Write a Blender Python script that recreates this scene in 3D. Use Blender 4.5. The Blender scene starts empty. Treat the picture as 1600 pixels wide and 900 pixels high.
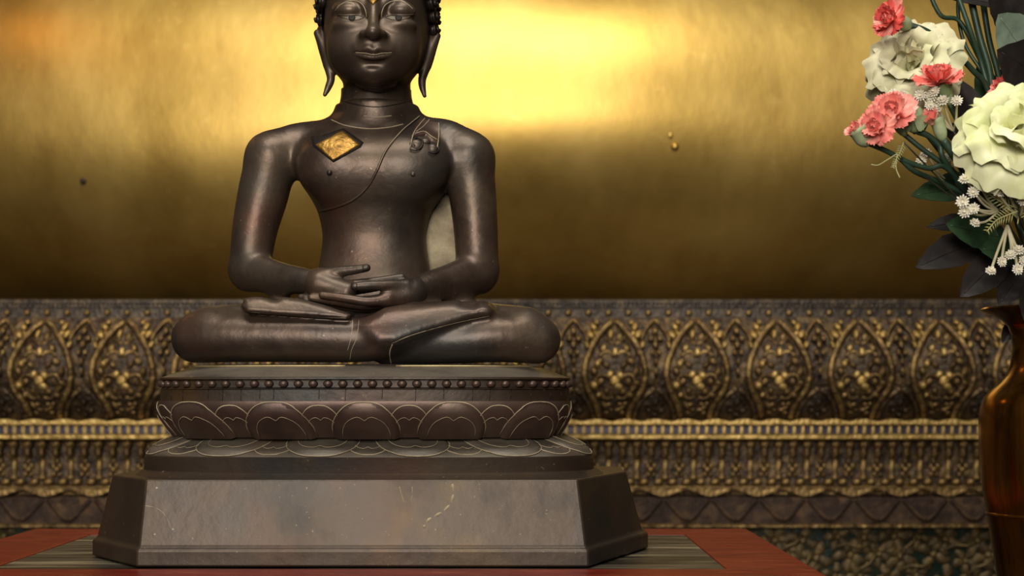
import bpy, bmesh, math, random
import numpy as np
from mathutils import Vector, Matrix
from mathutils.bvhtree import BVHTree
random.seed(7); rng = np.random.default_rng(7)
sc = bpy.context.scene
C = sc.collection
# ------------------------------------------------------------------ camera
F = 2400.0            # focal length in pixels of a 1600x900 frame
ZC = 0.1964           # lens height above the table top (table top is z = 0)
HOR = 612.0           # pixel row of the horizon
cam_d = bpy.data.cameras.new('camera'); cam = bpy.data.objects.new('camera', cam_d); C.objects.link(cam)
cam.location = (0, 0, ZC); cam.rotation_euler = (math.pi/2, 0, 0)
cam_d.sensor_width = 36; cam_d.lens = 36*F/1600
cam_d.shift_y = (HOR-450)/1600
cam_d.clip_start = 0.05
cam_d.dof.use_dof = True; cam_d.dof.focus_distance = 1.80; cam_d.dof.aperture_fstop = 5.6
sc.camera = cam
# ------------------------------------------------------------------ world, lights, exposure
w = bpy.data.worlds.new('hall'); sc.world = w; w.use_nodes = True
w.node_tree.nodes['Background'].inputs[0].default_value = (1.0, 0.80, 0.58, 1)
w.node_tree.nodes['Background'].inputs[1].default_value = 0.035
def area(name, loc, target, sx, sy, power, col):
    l = bpy.data.lights.new(name, 'AREA'); l.shape = 'RECTANGLE'; l.size = sx; l.size_y = sy
    l.energy = power; l.color = col
    o = bpy.data.objects.new(name, l); C.objects.link(o); o.location = loc
    o.rotation_euler = (Vector(target)-Vector(loc)).to_track_quat('-Z', 'Y').to_euler()
    return o
area('doorway_daylight', (-0.6, -2.6, 1.55), (-0.1, 2.0, 0.3), 1.6, 2.0, 142, (1.0, 0.93, 0.82))
area('high_window_daylight', (-0.15, 0.6, 3.5), (-0.1, 3.6, 0.9), 2.0, 1.3, 88, (1.0, 0.95, 0.84))
glow = bpy.data.lights.new('added_orange_glow', 'POINT'); glow.energy = 2.2; glow.color = (1, .42, .10); glow.shadow_soft_size = .10  # added orange point light, tints the gilding at top left; no source built
lo_ = bpy.data.objects.new('added_orange_glow', glow); C.objects.link(lo_); lo_.location = (-1.42, 2.75, 1.55)
vs = sc.view_settings
vs.view_transform = 'Standard'; vs.look = 'None'; vs.gamma = 1; vs.use_curve_mapping = False
vs.exposure = 0.3

# ------------------------------------------------------------------ helpers
def W(px, py, Y):                       # pixel + depth -> world
    return np.array(((px-800)*Y/F, Y, ZC+(HOR-py)*Y/F))
def smoothstep(a, b, x):
    t = np.clip((x-a)/(b-a), 0, 1); return t*t*(3-2*t)
def tag(o, label, cat, group=None):
    o['label'] = label; o['category'] = cat
    if group: o['group'] = group
    return o
def empty(name, loc, label=None, cat=None, group=None, parent=None):
    o = bpy.data.objects.new(name, None); C.objects.link(o); o.location = loc; o.empty_display_size = 0.05
    if label: tag(o, label, cat, group)
    if parent: par(o, parent)
    return o
def par(o, p):                          # parent without moving (parents carry only a translation)
    o.parent = p
    off = Vector((0, 0, 0)); q = p
    while q is not None: off += q.location; q = q.parent
    o.location = Vector(o.location)-off
    return o
class MB:
    def __init__(s): s.v = []; s.f = []; s.m = []
    def add(s, verts, faces, mi=0):
        b = len(s.v); s.v += [tuple(map(float, p)) for p in verts]
        s.f += [tuple(i+b for i in f) for f in faces]; s.m += [mi]*len(faces); return s
    def grid(s, P, mi=0, closed=False, flip=False):   # P[i][j]
        n = len(P); m = len(P[0]); vs_ = [p for r in P for p in r]; fs = []
        for i in range(n-1):
            for j in range(m if closed else m-1):
                k = (j+1) % m
                q = (i*m+j, i*m+k, (i+1)*m+k, (i+1)*m+j)
                fs.append(q[::-1] if flip else q)
        return s.add(vs_, fs, mi)
    def loft(s, rings, cap0=True, cap1=True, mi=0):
        n = len(rings); m = len(rings[0])
        s.grid(rings, mi, closed=True)
        b = len(s.v)-n*m
        if cap0: s.f.append(tuple(b+j for j in range(m))[::-1]); s.m.append(mi)
        if cap1: s.f.append(tuple(b+(n-1)*m+j for j in range(m))); s.m.append(mi)
        return s
    def tube(s, pts, r, n=8, mi=0, flat=None):
        pts = [Vector(p) for p in pts]; N = len(pts)
        rs = [r]*N if np.isscalar(r) else list(r)
        rings = []; ref = None
        for i, p in enumerate(pts):
            t = (pts[min(i+1, N-1)]-pts[max(i-1, 0)])
            if t.length < 1e-9: t = Vector((0, 0, 1))
            t.normalize()
            if ref is None:
                ref = t.orthogonal().normalized()
            ref = (ref-t*ref.dot(t))
            if ref.length < 1e-6: ref = t.orthogonal()
            ref.normalize(); b = t.cross(ref)
            rings.append([p+(ref*math.cos(a)+b*math.sin(a))*rs[i] for a in [2*math.pi*k/n for k in range(n)]])
        return s.loft(rings, mi=mi)
    def box(s, x0, x1, y0, y1, z0, z1, mi=0):
        v = [(x, y, z) for z in (z0, z1) for y in (y0, y1) for x in (x0, x1)]
        return s.add(v, [(0, 2, 3, 1), (4, 5, 7, 6), (0, 1, 5, 4), (2, 6, 7, 3), (0, 4, 6, 2), (1, 3, 7, 5)], mi)
    def ball(s, c, r, n=8, m=6, mi=0):
        r = (r, r, r) if np.isscalar(r) else r
        rings = []
        for i in range(1, m):
            a = -math.pi/2+math.pi*i/m
            rings.append([(c[0]+r[0]*math.cos(a)*math.cos(2*math.pi*k/n), c[1]+r[1]*math.cos(a)*math.sin(2*math.pi*k/n), c[2]+r[2]*math.sin(a)) for k in range(n)])
        return s.loft(rings, mi=mi)
    def lathe(s, prof, c=(0, 0, 0), n=48, mi=0, cap0=True, cap1=False):
        return s.loft([[(c[0]+r*math.cos(2*math.pi*k/n), c[1]+r*math.sin(2*math.pi*k/n), c[2]+z) for k in range(n)] for r, z in prof], cap0, cap1, mi)
    def mesh(s, name, mats, smooth=True):
        me = bpy.data.meshes.new(name); me.from_pydata(s.v, [], s.f)
        for m_ in (mats if isinstance(mats, (list, tuple)) else [mats]): me.materials.append(m_)
        if smooth: me.polygons.foreach_set('use_smooth', [True]*len(me.polygons))
        if isinstance(mats, (list, tuple)): me.polygons.foreach_set('material_index', s.m)
        me.update(); return me
    def build(s, name, mats, parent=None, smooth=True, kind=None):
        o = bpy.data.objects.new(name, s.mesh(name, mats, smooth)); C.objects.link(o)
        if parent is not None: par(o, parent)
        if kind: o['kind'] = kind
        return o
def obj_from(me, name, loc, parent=None, rot=None, scale=None):
    o = bpy.data.objects.new(name, me); C.objects.link(o); o.location = loc
    if rot is not None: o.rotation_euler = rot
    if scale is not None: o.scale = scale
    if parent is not None: par(o, parent)
    return o
def sharp(o, ang=40):
    me = o.data; bm = bmesh.new(); bm.from_mesh(me)
    bmesh.ops.recalc_face_normals(bm, faces=bm.faces)
    for e in bm.edges:
        if len(e.link_faces) == 2 and e.calc_face_angle(0) > math.radians(ang): e.smooth = False
    bm.to_mesh(me); bm.free(); return o
def bevel(o, wd, seg=2, ang=40):
    me = o.data; bm = bmesh.new(); bm.from_mesh(me)
    bmesh.ops.recalc_face_normals(bm, faces=bm.faces)
    es = [e for e in bm.edges if len(e.link_faces) == 2 and e.calc_face_angle(0) > math.radians(ang)]
    bmesh.ops.bevel(bm, geom=es, offset=wd, segments=seg, profile=0.5, affect='EDGES')
    bm.to_mesh(me); bm.free(); return o
def spline(pts, n=8):
    P = [np.array(p, float) for p in pts]; out = []
    P = [2*P[0]-P[1]]+P+[2*P[-1]-P[-2]]
    for i in range(1, len(P)-2):
        for k in range(n):
            t = k/n; a, b, c, d = P[i-1:i+3]
            out.append(0.5*((2*b)+(c-a)*t+(2*a-5*b+4*c-d)*t*t+(3*b-a-3*c+d)*t**3))
    out.append(P[-2]); return out

# ------------------------------------------------------------------ materials
def rgb(r, g, b):                       # sRGB 0..255 -> linear
    return tuple(((c/255)/12.92 if c/255 <= .04045 else ((c/255+.055)/1.055)**2.4) for c in (r, g, b))+(1,)
def mat(name, cols, metallic=0.0, rough=0.5, scale=8, stretch=(1, 1, 1), bump=0.0, bscale=60, detail=6, rvar=0.0, spec=0.5, pos=None, trans=0, bdist=0.002, layers=()):
    m = bpy.data.materials.new(name); m.use_nodes = True; nt = m.node_tree; N = nt.nodes; L = nt.links
    b = N['Principled BSDF']; b.inputs['Metallic'].default_value = metallic; b.inputs['Roughness'].default_value = rough
    b.inputs['Specular IOR Level'].default_value = spec
    tc = N.new('ShaderNodeTexCoord'); mp = N.new('ShaderNodeMapping'); mp.inputs['Scale'].default_value = stretch
    L.new(tc.outputs['Object'], mp.inputs[0])
    no = N.new('ShaderNodeTexNoise'); no.inputs['Scale'].default_value = scale; no.inputs['Detail'].default_value = detail
    no.inputs['Roughness'].default_value = 0.6
    L.new(mp.outputs[0], no.inputs['Vector'])
    if len(cols) == 1:
        b.inputs['Base Color'].default_value = cols[0]; cur = None
    else:
        r = N.new('ShaderNodeValToRGB'); e = r.color_ramp.elements
        ps = pos or [0.3+0.4*i/(len(cols)-1) for i in range(len(cols))]
        while len(e) < len(cols): e.new(0.5)
        for i, c in enumerate(cols): e[i].position = ps[i]; e[i].color = c
        L.new(no.outputs['Fac'], r.inputs[0]); cur = r.outputs[0]
    for (lc, ls, lo, hi, amt, lst) in layers:      # (colour, noise scale, ramp low, ramp high, amount, stretch)
        mp2 = N.new('ShaderNodeMapping'); mp2.inputs['Scale'].default_value = lst; mp2.inputs['Location'].default_value = (ls*.37, ls*.11, 3.1)
        L.new(tc.outputs['Object'], mp2.inputs[0])
        n2 = N.new('ShaderNodeTexNoise'); n2.inputs['Scale'].default_value = ls; n2.inputs['Detail'].default_value = 5
        L.new(mp2.outputs[0], n2.inputs['Vector'])
        mr = N.new('ShaderNodeMapRange'); mr.inputs[1].default_value = lo; mr.inputs[2].default_value = hi; mr.inputs[4].default_value = amt
        L.new(n2.outputs['Fac'], mr.inputs[0])
        mx = N.new('ShaderNodeMix'); mx.data_type = 'RGBA'
        L.new(mr.outputs[0], mx.inputs[0])
        if cur is None: mx.inputs[6].default_value = cols[0]
        else: L.new(cur, mx.inputs[6])
        mx.inputs[7].default_value = lc; cur = mx.outputs[2]
    if cur is not None: L.new(cur, b.inputs['Base Color'])
    if rvar:
        mr = N.new('ShaderNodeMapRange'); mr.inputs[1].default_value = .3; mr.inputs[2].default_value = .7
        mr.inputs[3].default_value = rough-rvar; mr.inputs[4].default_value = rough+rvar
        L.new(no.outputs['Fac'], mr.inputs[0]); L.new(mr.outputs[0], b.inputs['Roughness'])
    if bump:
        nb = N.new('ShaderNodeTexNoise'); nb.inputs['Scale'].default_value = bscale; nb.inputs['Detail'].default_value = 5
        L.new(mp.outputs[0], nb.inputs['Vector'])
        bp = N.new('ShaderNodeBump'); bp.inputs['Strength'].default_value = bump; bp.inputs['Distance'].default_value = bdist
        L.new(nb.outputs['Fac'], bp.inputs['Height']); L.new(bp.outputs[0], b.inputs['Normal'])
    if trans:
        b.inputs['Subsurface Weight'].default_value = trans; b.inputs['Subsurface Radius'].default_value = (.01, .008, .004)
    return m
U = (1, 1, 1)
M = {}
M['bronze'] = mat('bronze_brown_patina', [rgb(50, 41, 36), rgb(76, 62, 53), rgb(90, 76, 63), rgb(64, 58, 54)], .60, .42, 7, bump=.35, bscale=70, rvar=.08, bdist=.002,
    layers=[(rgb(92, 60, 46), 9, .50, .68, .6, U), (rgb(50, 53, 53), 6, .48, .64, .7, U), (rgb(40, 34, 32), 18, .56, .7, .5, U), (rgb(150, 138, 118), 240, .69, .77, .6, U)])
M['bronze_base'] = mat('bronze_plinth_patina', [rgb(44, 35, 29), rgb(60, 48, 39), rgb(66, 54, 43), rgb(46, 40, 36)], .45, .44, 6, bump=.35, bscale=60, rvar=.06, bdist=.002,
    layers=[(rgb(78, 48, 34), 7, .50, .70, .55, U), (rgb(38, 39, 40), 5, .50, .66, .75, U), (rgb(92, 72, 40), 9, .56, .70, .5, U), (rgb(150, 138, 114), 200, .69, .77, .6, U)])
M['bronze_dusty_lit'] = mat('dusty_lit_grey_bronze', [rgb(62, 56, 50), rgb(92, 84, 74), rgb(106, 98, 84)], .25, .46, 16, stretch=(.6, 1, 3), bump=.3, bscale=70, bdist=.002, layers=[(rgb(140, 128, 104), 150, .66, .76, .5, U), (rgb(84, 62, 50), 10, .55, .7, .5, U)])  # dust grey, also lightened to paint overhead light onto upward faces
M['bronze_petal'] = mat('bronze_petal_patina', [rgb(66, 50, 44), rgb(84, 66, 58), rgb(92, 76, 66)], .5, .42, 14, bump=.25, bscale=90, bdist=.0015)
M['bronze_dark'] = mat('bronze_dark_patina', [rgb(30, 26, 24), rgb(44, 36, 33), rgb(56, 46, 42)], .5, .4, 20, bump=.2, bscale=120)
M['head'] = mat('bronze_head_patina', [rgb(54, 44, 38), rgb(74, 61, 52), rgb(90, 76, 62)], .55, .42, 12, bump=.2, bscale=100, bdist=.0012,
    layers=[(rgb(120, 105, 85), 260, .72, .8, .4, U)])
M['dust'] = mat('pale_dust_line', [rgb(128, 114, 92), rgb(165, 150, 124)], .1, .7, 90)
M['dustgold'] = mat('rubbed_brass_edge', [rgb(150, 132, 92), rgb(196, 178, 130)], .5, .5, 60)
M['webplate'] = mat('grey_gold_weathered_plate', [rgb(70, 58, 40), rgb(120, 106, 80), rgb(152, 140, 112)], .3, .55, 26, bump=.4, bscale=50)
M['leafgold'] = mat('crinkled_gold_leaf', [rgb(84, 58, 22), rgb(150, 112, 48), rgb(178, 140, 70)], .7, .42, 90, bump=.9, bscale=130, bdist=.002)
M['pitch'] = mat('black_lacquer_patch', [rgb(20, 16, 13), rgb(36, 29, 24)], 0, .6, 120, bump=.5, bscale=150, spec=.2)
M['eyewhite'] = mat('eye_inlay', [rgb(74, 63, 50), rgb(104, 91, 72)], .1, .5, 90)
M['gold'] = mat('gilded_metal_leaf', [rgb(182, 148, 74), rgb(200, 166, 90), rgb(212, 180, 104)], .95, .44, 3.2, stretch=(1.2, 1, .8), bump=.30, bscale=6, rvar=.04, bdist=.008, detail=9,
    layers=[(rgb(140, 100, 40), 5, .55, .85, .5, (1.6, 1, .5)), (rgb(236, 198, 120), 30, .62, .8, .35, U)])
M['blackspot'] = mat('dark_pit', [rgb(24, 14, 6)], 0, .6)
fz = dict(metallic=.62, rough=.42, bump=.8, bscale=95, bdist=.006)
M['fgold'] = mat('old_gilding', [rgb(46, 34, 22), rgb(112, 88, 52), rgb(166, 138, 84)], scale=55, **fz)
M['fgoldb'] = mat('bright_gilding', [rgb(104, 80, 42), rgb(186, 154, 90), rgb(224, 194, 124)], scale=60, **fz)
M['fdull'] = mat('dull_gilt_mosaic', [rgb(34, 27, 16), rgb(78, 63, 36), rgb(124, 102, 60)], scale=40, **dict(fz, rough=.55, metallic=.4))
M['fground'] = mat('brown_gilt_ground', [rgb(28, 20, 15), rgb(66, 50, 34), rgb(120, 96, 58)], .4, .45, 42, bump=1.0, bscale=70, bdist=.008)
M['fplum'] = mat('plum_lacquer', [rgb(36, 26, 22), rgb(54, 40, 32), rgb(88, 66, 44)], .1, .7, 24, bump=.9, bscale=60, bdist=.006, spec=.2)
M['fgreen'] = mat('dark_green_glass_mosaic', [rgb(8, 16, 12), rgb(14, 34, 26), rgb(40, 38, 22)], .1, .3, 30, bump=.5, bscale=60, bdist=.004)
M['fblue'] = mat('blue_mirror_glass', [rgb(66, 62, 72), rgb(104, 98, 116)], .4, .25, 80)
M['fgrey'] = mat('grey_blue_glass_band', [rgb(34, 28, 25), rgb(66, 56, 48), rgb(100, 84, 60)], .4, .4, 60, bump=.6, bscale=120, bdist=.004)
M['red'] = mat('red_lacquer', [rgb(80, 12, 9), rgb(104, 20, 14), rgb(120, 32, 18)], 0, .36, 10, stretch=(1, 4, 4), bump=.15, bscale=60, layers=[(rgb(156, 74, 48), 24, .52, .72, .55, (.8, 5, 1)), (rgb(190, 130, 96), 70, .64, .76, .6, (.6, 4, 1))])
M['panel'] = mat('streaked_grey_slab', [rgb(22, 19, 17), rgb(50, 45, 40), rgb(84, 77, 66), rgb(38, 34, 31)], 0, .36, 7, stretch=(.45, 3.2, 1), detail=10, bump=.1, bscale=40, pos=[.38, .46, .54, .62], layers=[(rgb(150, 138, 110), 7, .56, .70, .85, (.5, 4.5, 1))])
M['brass'] = mat('brass_painted_reflections', [rgb(58, 36, 14), rgb(118, 78, 30), rgb(164, 110, 46), rgb(90, 58, 24)], .95, .20, 26, stretch=(1, 1, .12), bump=.25, bscale=30, rvar=.06)  # vertical dark and bright streaks paint reflections into the brass colour
M['floor'] = mat('dark_stone_floor', [rgb(30, 24, 20), rgb(46, 36, 28)], 0, .5, 3)
M['stem'] = mat('dark_green_stem', [rgb(28, 46, 34), rgb(46, 70, 52)], 0, .45, 30)
M['stemdark'] = mat('brown_green_stem', [rgb(34, 34, 26), rgb(52, 52, 36)], 0, .5, 30)
M['calyx'] = mat('pale_green_calyx', [rgb(120, 138, 98), rgb(168, 178, 140)], 0, .55, 40, trans=.1)
M['pink'] = mat('salmon_pink_petal', [rgb(224, 112, 104), rgb(238, 150, 138), rgb(246, 186, 172)], 0, .6, 60, trans=.15)
M['coral'] = mat('coral_red_petal', [rgb(204, 70, 66), rgb(224, 96, 86), rgb(236, 130, 116)], 0, .6, 60, trans=.15)
M['cream'] = mat('cream_petal', [rgb(186, 178, 142), rgb(210, 204, 170), rgb(198, 200, 154)], 0, .55, 14, trans=.15)
M['lime'] = mat('pale_lime_petal', [rgb(196, 206, 128), rgb(226, 228, 178), rgb(240, 238, 208)], 0, .55, 12, trans=.15)
M['white'] = mat('white_floret', [rgb(214, 206, 184), rgb(240, 236, 222)], 0, .6, 90)
M['fern'] = mat('pale_fern', [rgb(150, 146, 92), rgb(186, 182, 124)], 0, .55, 40)
M['palestem'] = mat('pale_stem', [rgb(186, 178, 140), rgb(208, 200, 168)], 0, .55, 40)
M['leafgreen'] = mat('deep_green_leaf', [rgb(22, 40, 24), rgb(38, 62, 38), rgb(52, 74, 46)], 0, .42, 30, bump=.4, bscale=70, bdist=.001)
M['leafplum'] = mat('dark_plum_leaf', [rgb(16, 12, 12), rgb(28, 22, 20), rgb(40, 33, 29)], 0, .5, 30, bump=.4, bscale=70, bdist=.001)
M['leafgrey'] = mat('grey_green_leaf', [rgb(96, 112, 98), rgb(120, 134, 116)], 0, .5, 30, bump=.3, bscale=80)

# ------------------------------------------------------------------ setting
ZF = -0.62
fl = MB().box(-4, 4, -4.2, 5.2, ZF-.05, ZF).build('floor', M['floor'], smooth=False, kind='structure')

# ------------------------------------------------------------------ altar table
tb = empty('altar_table', (-.174, 1.905, ZF), 'red lacquered low table with streaked grey inset top under the statue', 'table')
X0, X1, Y0, Y1 = -.684, .336, 1.605, 2.203
ix0, ix1, iy0, iy1 = -.580, .238, 1.702, 2.114
def board(pts, name):
    m = MB(); m.loft([[(x, y, -.03) for x, y in pts], [(x, y, 0) for x, y in pts]])
    o = m.build(name, M['red'], tb, smooth=False); bevel(o, .0015, 2); return o
g = .0004
board([(X0, Y0), (X1, Y0), (ix1-g, iy0-g), (ix0+g, iy0-g)], 'frame_board')
board([(X1, Y0+g), (X1, Y1-g), (ix1+g, iy1), (ix1+g, iy0)], 'frame_board')
board([(X1-g, Y1), (X0+g, Y1), (ix0, iy1+g), (ix1, iy1+g)], 'frame_board')
board([(X0, Y1-g), (X0, Y0+g), (ix0-g, iy0), (ix0-g, iy1)], 'frame_board')
MB().box(ix0+g, ix1-g, iy0+g, iy1-g, -.025, -.0012).build('inset_panel', M['panel'], tb, smooth=False)
for (a, b, c, d) in ((X0+.03, X1-.03, Y0+.03, Y0+.05), (X0+.03, X1-.03, Y1-.05, Y1-.03), (X0+.03, X0+.05, Y0+.051, Y1-.051), (X1-.05, X1-.03, Y0+.051, Y1-.051)):
    bevel(MB().box(a, b, c, d, -.11, -.0305).build('apron', M['red'], tb, smooth=False), .002)
for x in (X0+.055, X1-.105):
    for y in (Y0+.055, Y1-.105):
        bevel(MB().box(x, x+.05, y, y+.05, ZF, -.0305).build('leg', M['red'], tb, smooth=False), .004)

# ------------------------------------------------------------------ giant gilded figure and its pedestal
YB = 3.2; SB = YB/F
def BX(px): return (px-800)*SB
def BZ(py): return ZC+(HOR-py)*SB
ped = empty('gilded_pedestal', (0, 3.45, ZF), 'ornate gilded pedestal with carved lotus petal frieze behind the statue', 'pedestal')
def slab(name, prof, m, x0=-2.05, x1=2.05, y1=3.9, nx=2):     # prof: list of (py, Y) top -> bottom, extruded along x
    pts = [(BZ(a), b) for a, b in prof]
    loop = pts+[(pts[-1][0], y1), (pts[0][0], y1)]
    mb = MB(); mb.loft([[(x, y, z) for z, y in loop] for x in np.linspace(x0, x1, nx)])
    return sharp(mb.build(name, m, ped), 50)
def yb(py):                                            # face of the petal band
    t = (py-497)/158.0
    return YB-.012-.060*math.sin(math.pi*min(max(.10+.80*t, 0), 1))
slab('top_band', [(467, YB), (469, YB-.006), (480, YB-.006), (481, YB), (497, YB)], M['fgrey'])
slab('petal_ground', [(497+158*i/16, yb(497+158*i/16)+.004) for i in range(17)], M['fground'])
slab('gold_ledge', [(655.5, YB-.03), (658, YB-.052), (663, YB-.052), (665, YB-.04)], M['fgoldb'])
slab('glass_strip', [(665, YB-.038), (677, YB-.038)], M['fground'])
slab('moulding', [(677, YB-.04), (679, YB-.05), (684, YB-.05), (687, YB-.035)], M['fgoldb'])
slab('drop_band', [(687, YB-.01), (757, YB-.014)], M['fground'])
slab('lower_ledge', [(757, YB-.02), (759, YB-.026), (771, YB-.028)], M['fgold'])
slab('plum_band', [(771, YB-.036), (775, YB-.05), (800, YB-.06), (814, YB-.062)], M['fplum'])
slab('fillet', [(814, YB-.066), (816, YB-.072), (819, YB-.072), (821, YB-.062)], M['fgold'])
slab('floral_panel', [(821, YB-.04), (1010, YB-.04)], M['fgreen'])
slab('foot_band', [(1010, YB-.06), (1216, YB-.07)], M['fplum'])
# fine grains of the carved ground
PER = 125.2; c0 = 957
def bp(px, py, lift=0.0): return (BX(px), yb(py)-lift, BZ(py))
def outline(pts, n=6): return [tuple(p) for p in spline(pts, n)]
# big petal, built round px = 800 then copied along x
half = outline([(0, 506), (14, 520), (29, 541), (40, 566), (43, 590), (37, 612), (25, 632), (18, 654)])
def boss(mb, px, py, rx, ry, rot=0, lift=.004, hgt=.009):
    n = 10; rings = []
    for rr, hh in ((1, 0), (.8, .65), (.42, 1)):
        ring = []
        for k in range(n):
            a = 2*math.pi*k/n; x = rx*rr*math.cos(a); y = ry*rr*math.sin(a)
            X_ = px+x*math.cos(rot)-y*math.sin(rot); Y_ = py+x*math.sin(rot)+y*math.cos(rot)
            ring.append(bp(X_, Y_, lift+hgt*hh))
        rings.append(ring)
    mb.loft(rings)
pm = MB()
rows = []
for (dx, py) in half: rows.append([bp(800+dx*s, py, .010*(1-s*s)+.001) for s in np.linspace(-1, 1, 9)])
pm.grid(rows)
petal_me = pm.mesh('lotus_petal', M['fground'])
rm = MB()
for sgn in (1, -1):
    rm.tube([bp(800+sgn*(dx+3.5), py-2, .006) for dx, py in half], .0072, 7)
rim_me = rm.mesh('petal_rim', M['fgold'])
cm = MB()
for sgn in (1, -1):
    for (dx, py, rx, ry, ro) in ((7, 528, 6, 9, .3), (17, 545, 6, 9, -.5), (24, 566, 8, 6, .5), (32, 582, 6, 9, .2), (13, 572, 5, 8, .8), (34, 600, 7, 5, .6), (22, 598, 6, 8, -.6), (12, 612, 6, 6, 0), (24, 618, 6, 5, .6), (9, 632, 6, 4, .2), (12, 645, 6, 4, 0)):
        boss(cm, 800+sgn*dx, py, rx, ry, sgn*ro, lift=.007)
for sgn in (1, -1):
    for pts_ in ([(2, 600), (10, 590), (20, 586), (28, 590), (30, 600), (24, 606)], [(2, 560), (8, 552), (18, 552), (24, 558)], [(3, 620), (14, 622), (26, 610), (36, 596)], [(2, 640), (10, 638), (18, 628)], [(1, 540), (8, 536), (14, 530)]):
        cm.tube([bp(800+sgn*a, b, .009) for a, b in spline(pts_, 4)], .0042, 6)
carve_me = cm.mesh('carving', M['fgold'])
cb = MB()
for (dx, py, rx, ry, ro) in ((0, 596, 9, 9, 0), (-8, 586, 6, 7, .6), (8, 588, 6, 7, -.6), (0, 551, 5, 8, 0), (5, 604, 8, 6, .5), (-32, 603, 6, 6, 0), (-6, 524, 4, 8, .2), (-27, 570, 5, 6, 0)):
    boss(cb, 800+dx, py, rx, ry, ro, lift=.012, hgt=.008)
heart_me = cb.mesh('carving_heart', M['fgoldb'])
# upper small petal, lower small petal between two big ones
um = MB()
for sgn in (1, -1): um.tube([bp(800+sgn*dx, py, .003) for dx, py in outline([(0, 500), (9, 510), (17, 522), (22, 534)], 4)], .004, 6)
for (dx, py, rx, ry, ro) in ((0, 518, 5, 7, 0), (-7, 530, 5, 6, .5), (7, 530, 5, 6, -.5), (0, 540, 5, 7, 0), (-5, 552, 4, 6, 0), (5, 552, 4, 6, 0), (0, 565, 3.4, 8, 0), (0, 583, 3.4, 8, 0)): boss(um, 800+dx, py, rx, ry, ro, lift=.003)
upper_me = um.mesh('small_petal', M['fgold'])
ub = MB()
for sgn in (1, -1):
    for (dx, py, rx, ry, ro) in ((31, 512, 5, 7, -.6), (26, 524, 6, 8, -.6), (34, 522, 4, 6, -.6), (20, 540, 4, 7, -.3), (36, 505, 4, 4, 0)): boss(ub, 800+sgn*dx, py, rx, ry, sgn*ro, lift=.004)
upperb_me = ub.mesh('gilt_leaf', M['fgoldb'])
lm = MB()
lh = outline([(0, 607), (12, 618), (24, 634), (30, 654)], 4)
for sgn in (1, -1): lm.tube([bp(800+sgn*(dx+2), py, .004) for dx, py in lh], .006, 6)
lm.grid([[bp(800+dx*s, py, .006*(1-s*s)) for s in np.linspace(-1, 1, 7)] for dx, py in lh])
for (dx, py, rx, ry, ro) in ((0, 630, 5, 6, 0), (-10, 642, 5, 5, 0), (10, 642, 5, 5, 0), (0, 648, 5, 4, 0)): boss(lm, 800+dx, py, rx, ry, ro, lift=.005)
lower_me = lm.mesh('base_petal', M['fground'])
bead_me = MB().ball((0, 0, 0), (.0075, .006, .0075), 8, 6).mesh('rosette', M['fgold'])
for k in range(-12, 12):
    px = c0+PER*k; dx = BX(px)
    if abs(dx) > 1.95: continue
    p = obj_from(petal_me, 'lotus_petal', (dx, 0, 0), ped)
    for me, nm in ((rim_me, 'petal_rim'), (carve_me, 'carving'), (heart_me, 'carving_heart')):
        o = obj_from(me, nm, (dx, 0, 0), p)
        if nm != 'petal_rim': o['kind'] = 'stuff'
    dx2 = BX(px+PER/2)
    q = obj_from(upper_me, 'small_petal', (dx2, 0, 0), ped); obj_from(upperb_me, 'gilt_leaf', (dx2, 0, 0), q)['kind'] = 'stuff'; q['kind'] = 'stuff'
    obj_from(lower_me, 'base_petal', (dx2, 0, 0), ped)
    for j in range(4):
        obj_from(bead_me, 'rosette', (BX(px+PER*(j-1.5)/4+9), YB-.003, BZ(489)), ped)
# tiny grain beads on the very top band
gm = MB()
for px in np.arange(-650, 2260, 6.5):
    gm.ball((BX(px), YB-.007, BZ(474.5)), (.0032, .003, .0042), 5, 4)
gm.build('grain_row', M['fgrey'], ped, kind='stuff')
gl = MB().box(-.006, .006, -.004, 0, -.0065, .0065).mesh('glass_tile', M['fblue'], False)
gs = MB().box(-.0032, .0032, -.007, 0, -.0075, .0075).mesh('gilt_divider', M['fgoldb'], False)
for px in np.arange(-500, 2100, 13.5):
    x = BX(px)
    obj_from(gl, 'glass_tile', (x, YB-.038, BZ(671)), ped)
    obj_from(gs, 'gilt_divider', (x+.009, YB-.038, BZ(671)), ped)
sm = MB(); n = 9                                        # scalloped crest piece on the gold ledge
sm.loft([[(BX(800+u*22), YB-.045+dy_, BZ(659-5*math.cos(u*math.pi/2)**.7)) for u in np.linspace(-1, 1, n)]+[(BX(800+22-44*j/8), YB-.045+dy_, BZ(661)) for j in range(9)] for dy_ in (-.012, .012)])
scal_me = sm.mesh('crest_scallop', M['fgoldb'], False)
for px in np.arange(-480, 2080, 45.5): obj_from(scal_me, 'crest_scallop', (BX(px), 0, 0), ped)
dm = MB()
dm.lathe([(.001, -.034), (.006, -.028), (.009, -.020), (.006, -.013), (.010, -.007), (.012, -.002), (.010, .004)], n=8, cap1=True)
drop_me = dm.mesh('hanging_drop', M['fgold'])
pmh = MB()
hz = (BZ(700)-BZ(748))
pmh.loft([[(x*a, y*a, z) for x, y in ((-.006, -.004), (-.003, -.008), (.003, -.008), (.006, -.004), (.006, .004), (-.006, .004))] for a, z in ((1.5, -hz/2), (1.4, -hz/2+.006), (1, -hz/2+.009), (1, hz/2))])
pil_me = pmh.mesh('pilaster', M['fgold'])
lf = MB()
for (x, z, rx, rz) in ((0, .012, .006, .010), (-.007, .0, .005, .008), (.007, .0, .005, .008), (0, -.008, .006, .007), (-.006, -.018, .005, .006), (.006, -.018, .005, .006)): lf.ball((x, 0, z), (rx, .006, rz), 8, 5)
leaf_me = lf.mesh('gilt_leaf_cluster', M['fgold'])
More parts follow.
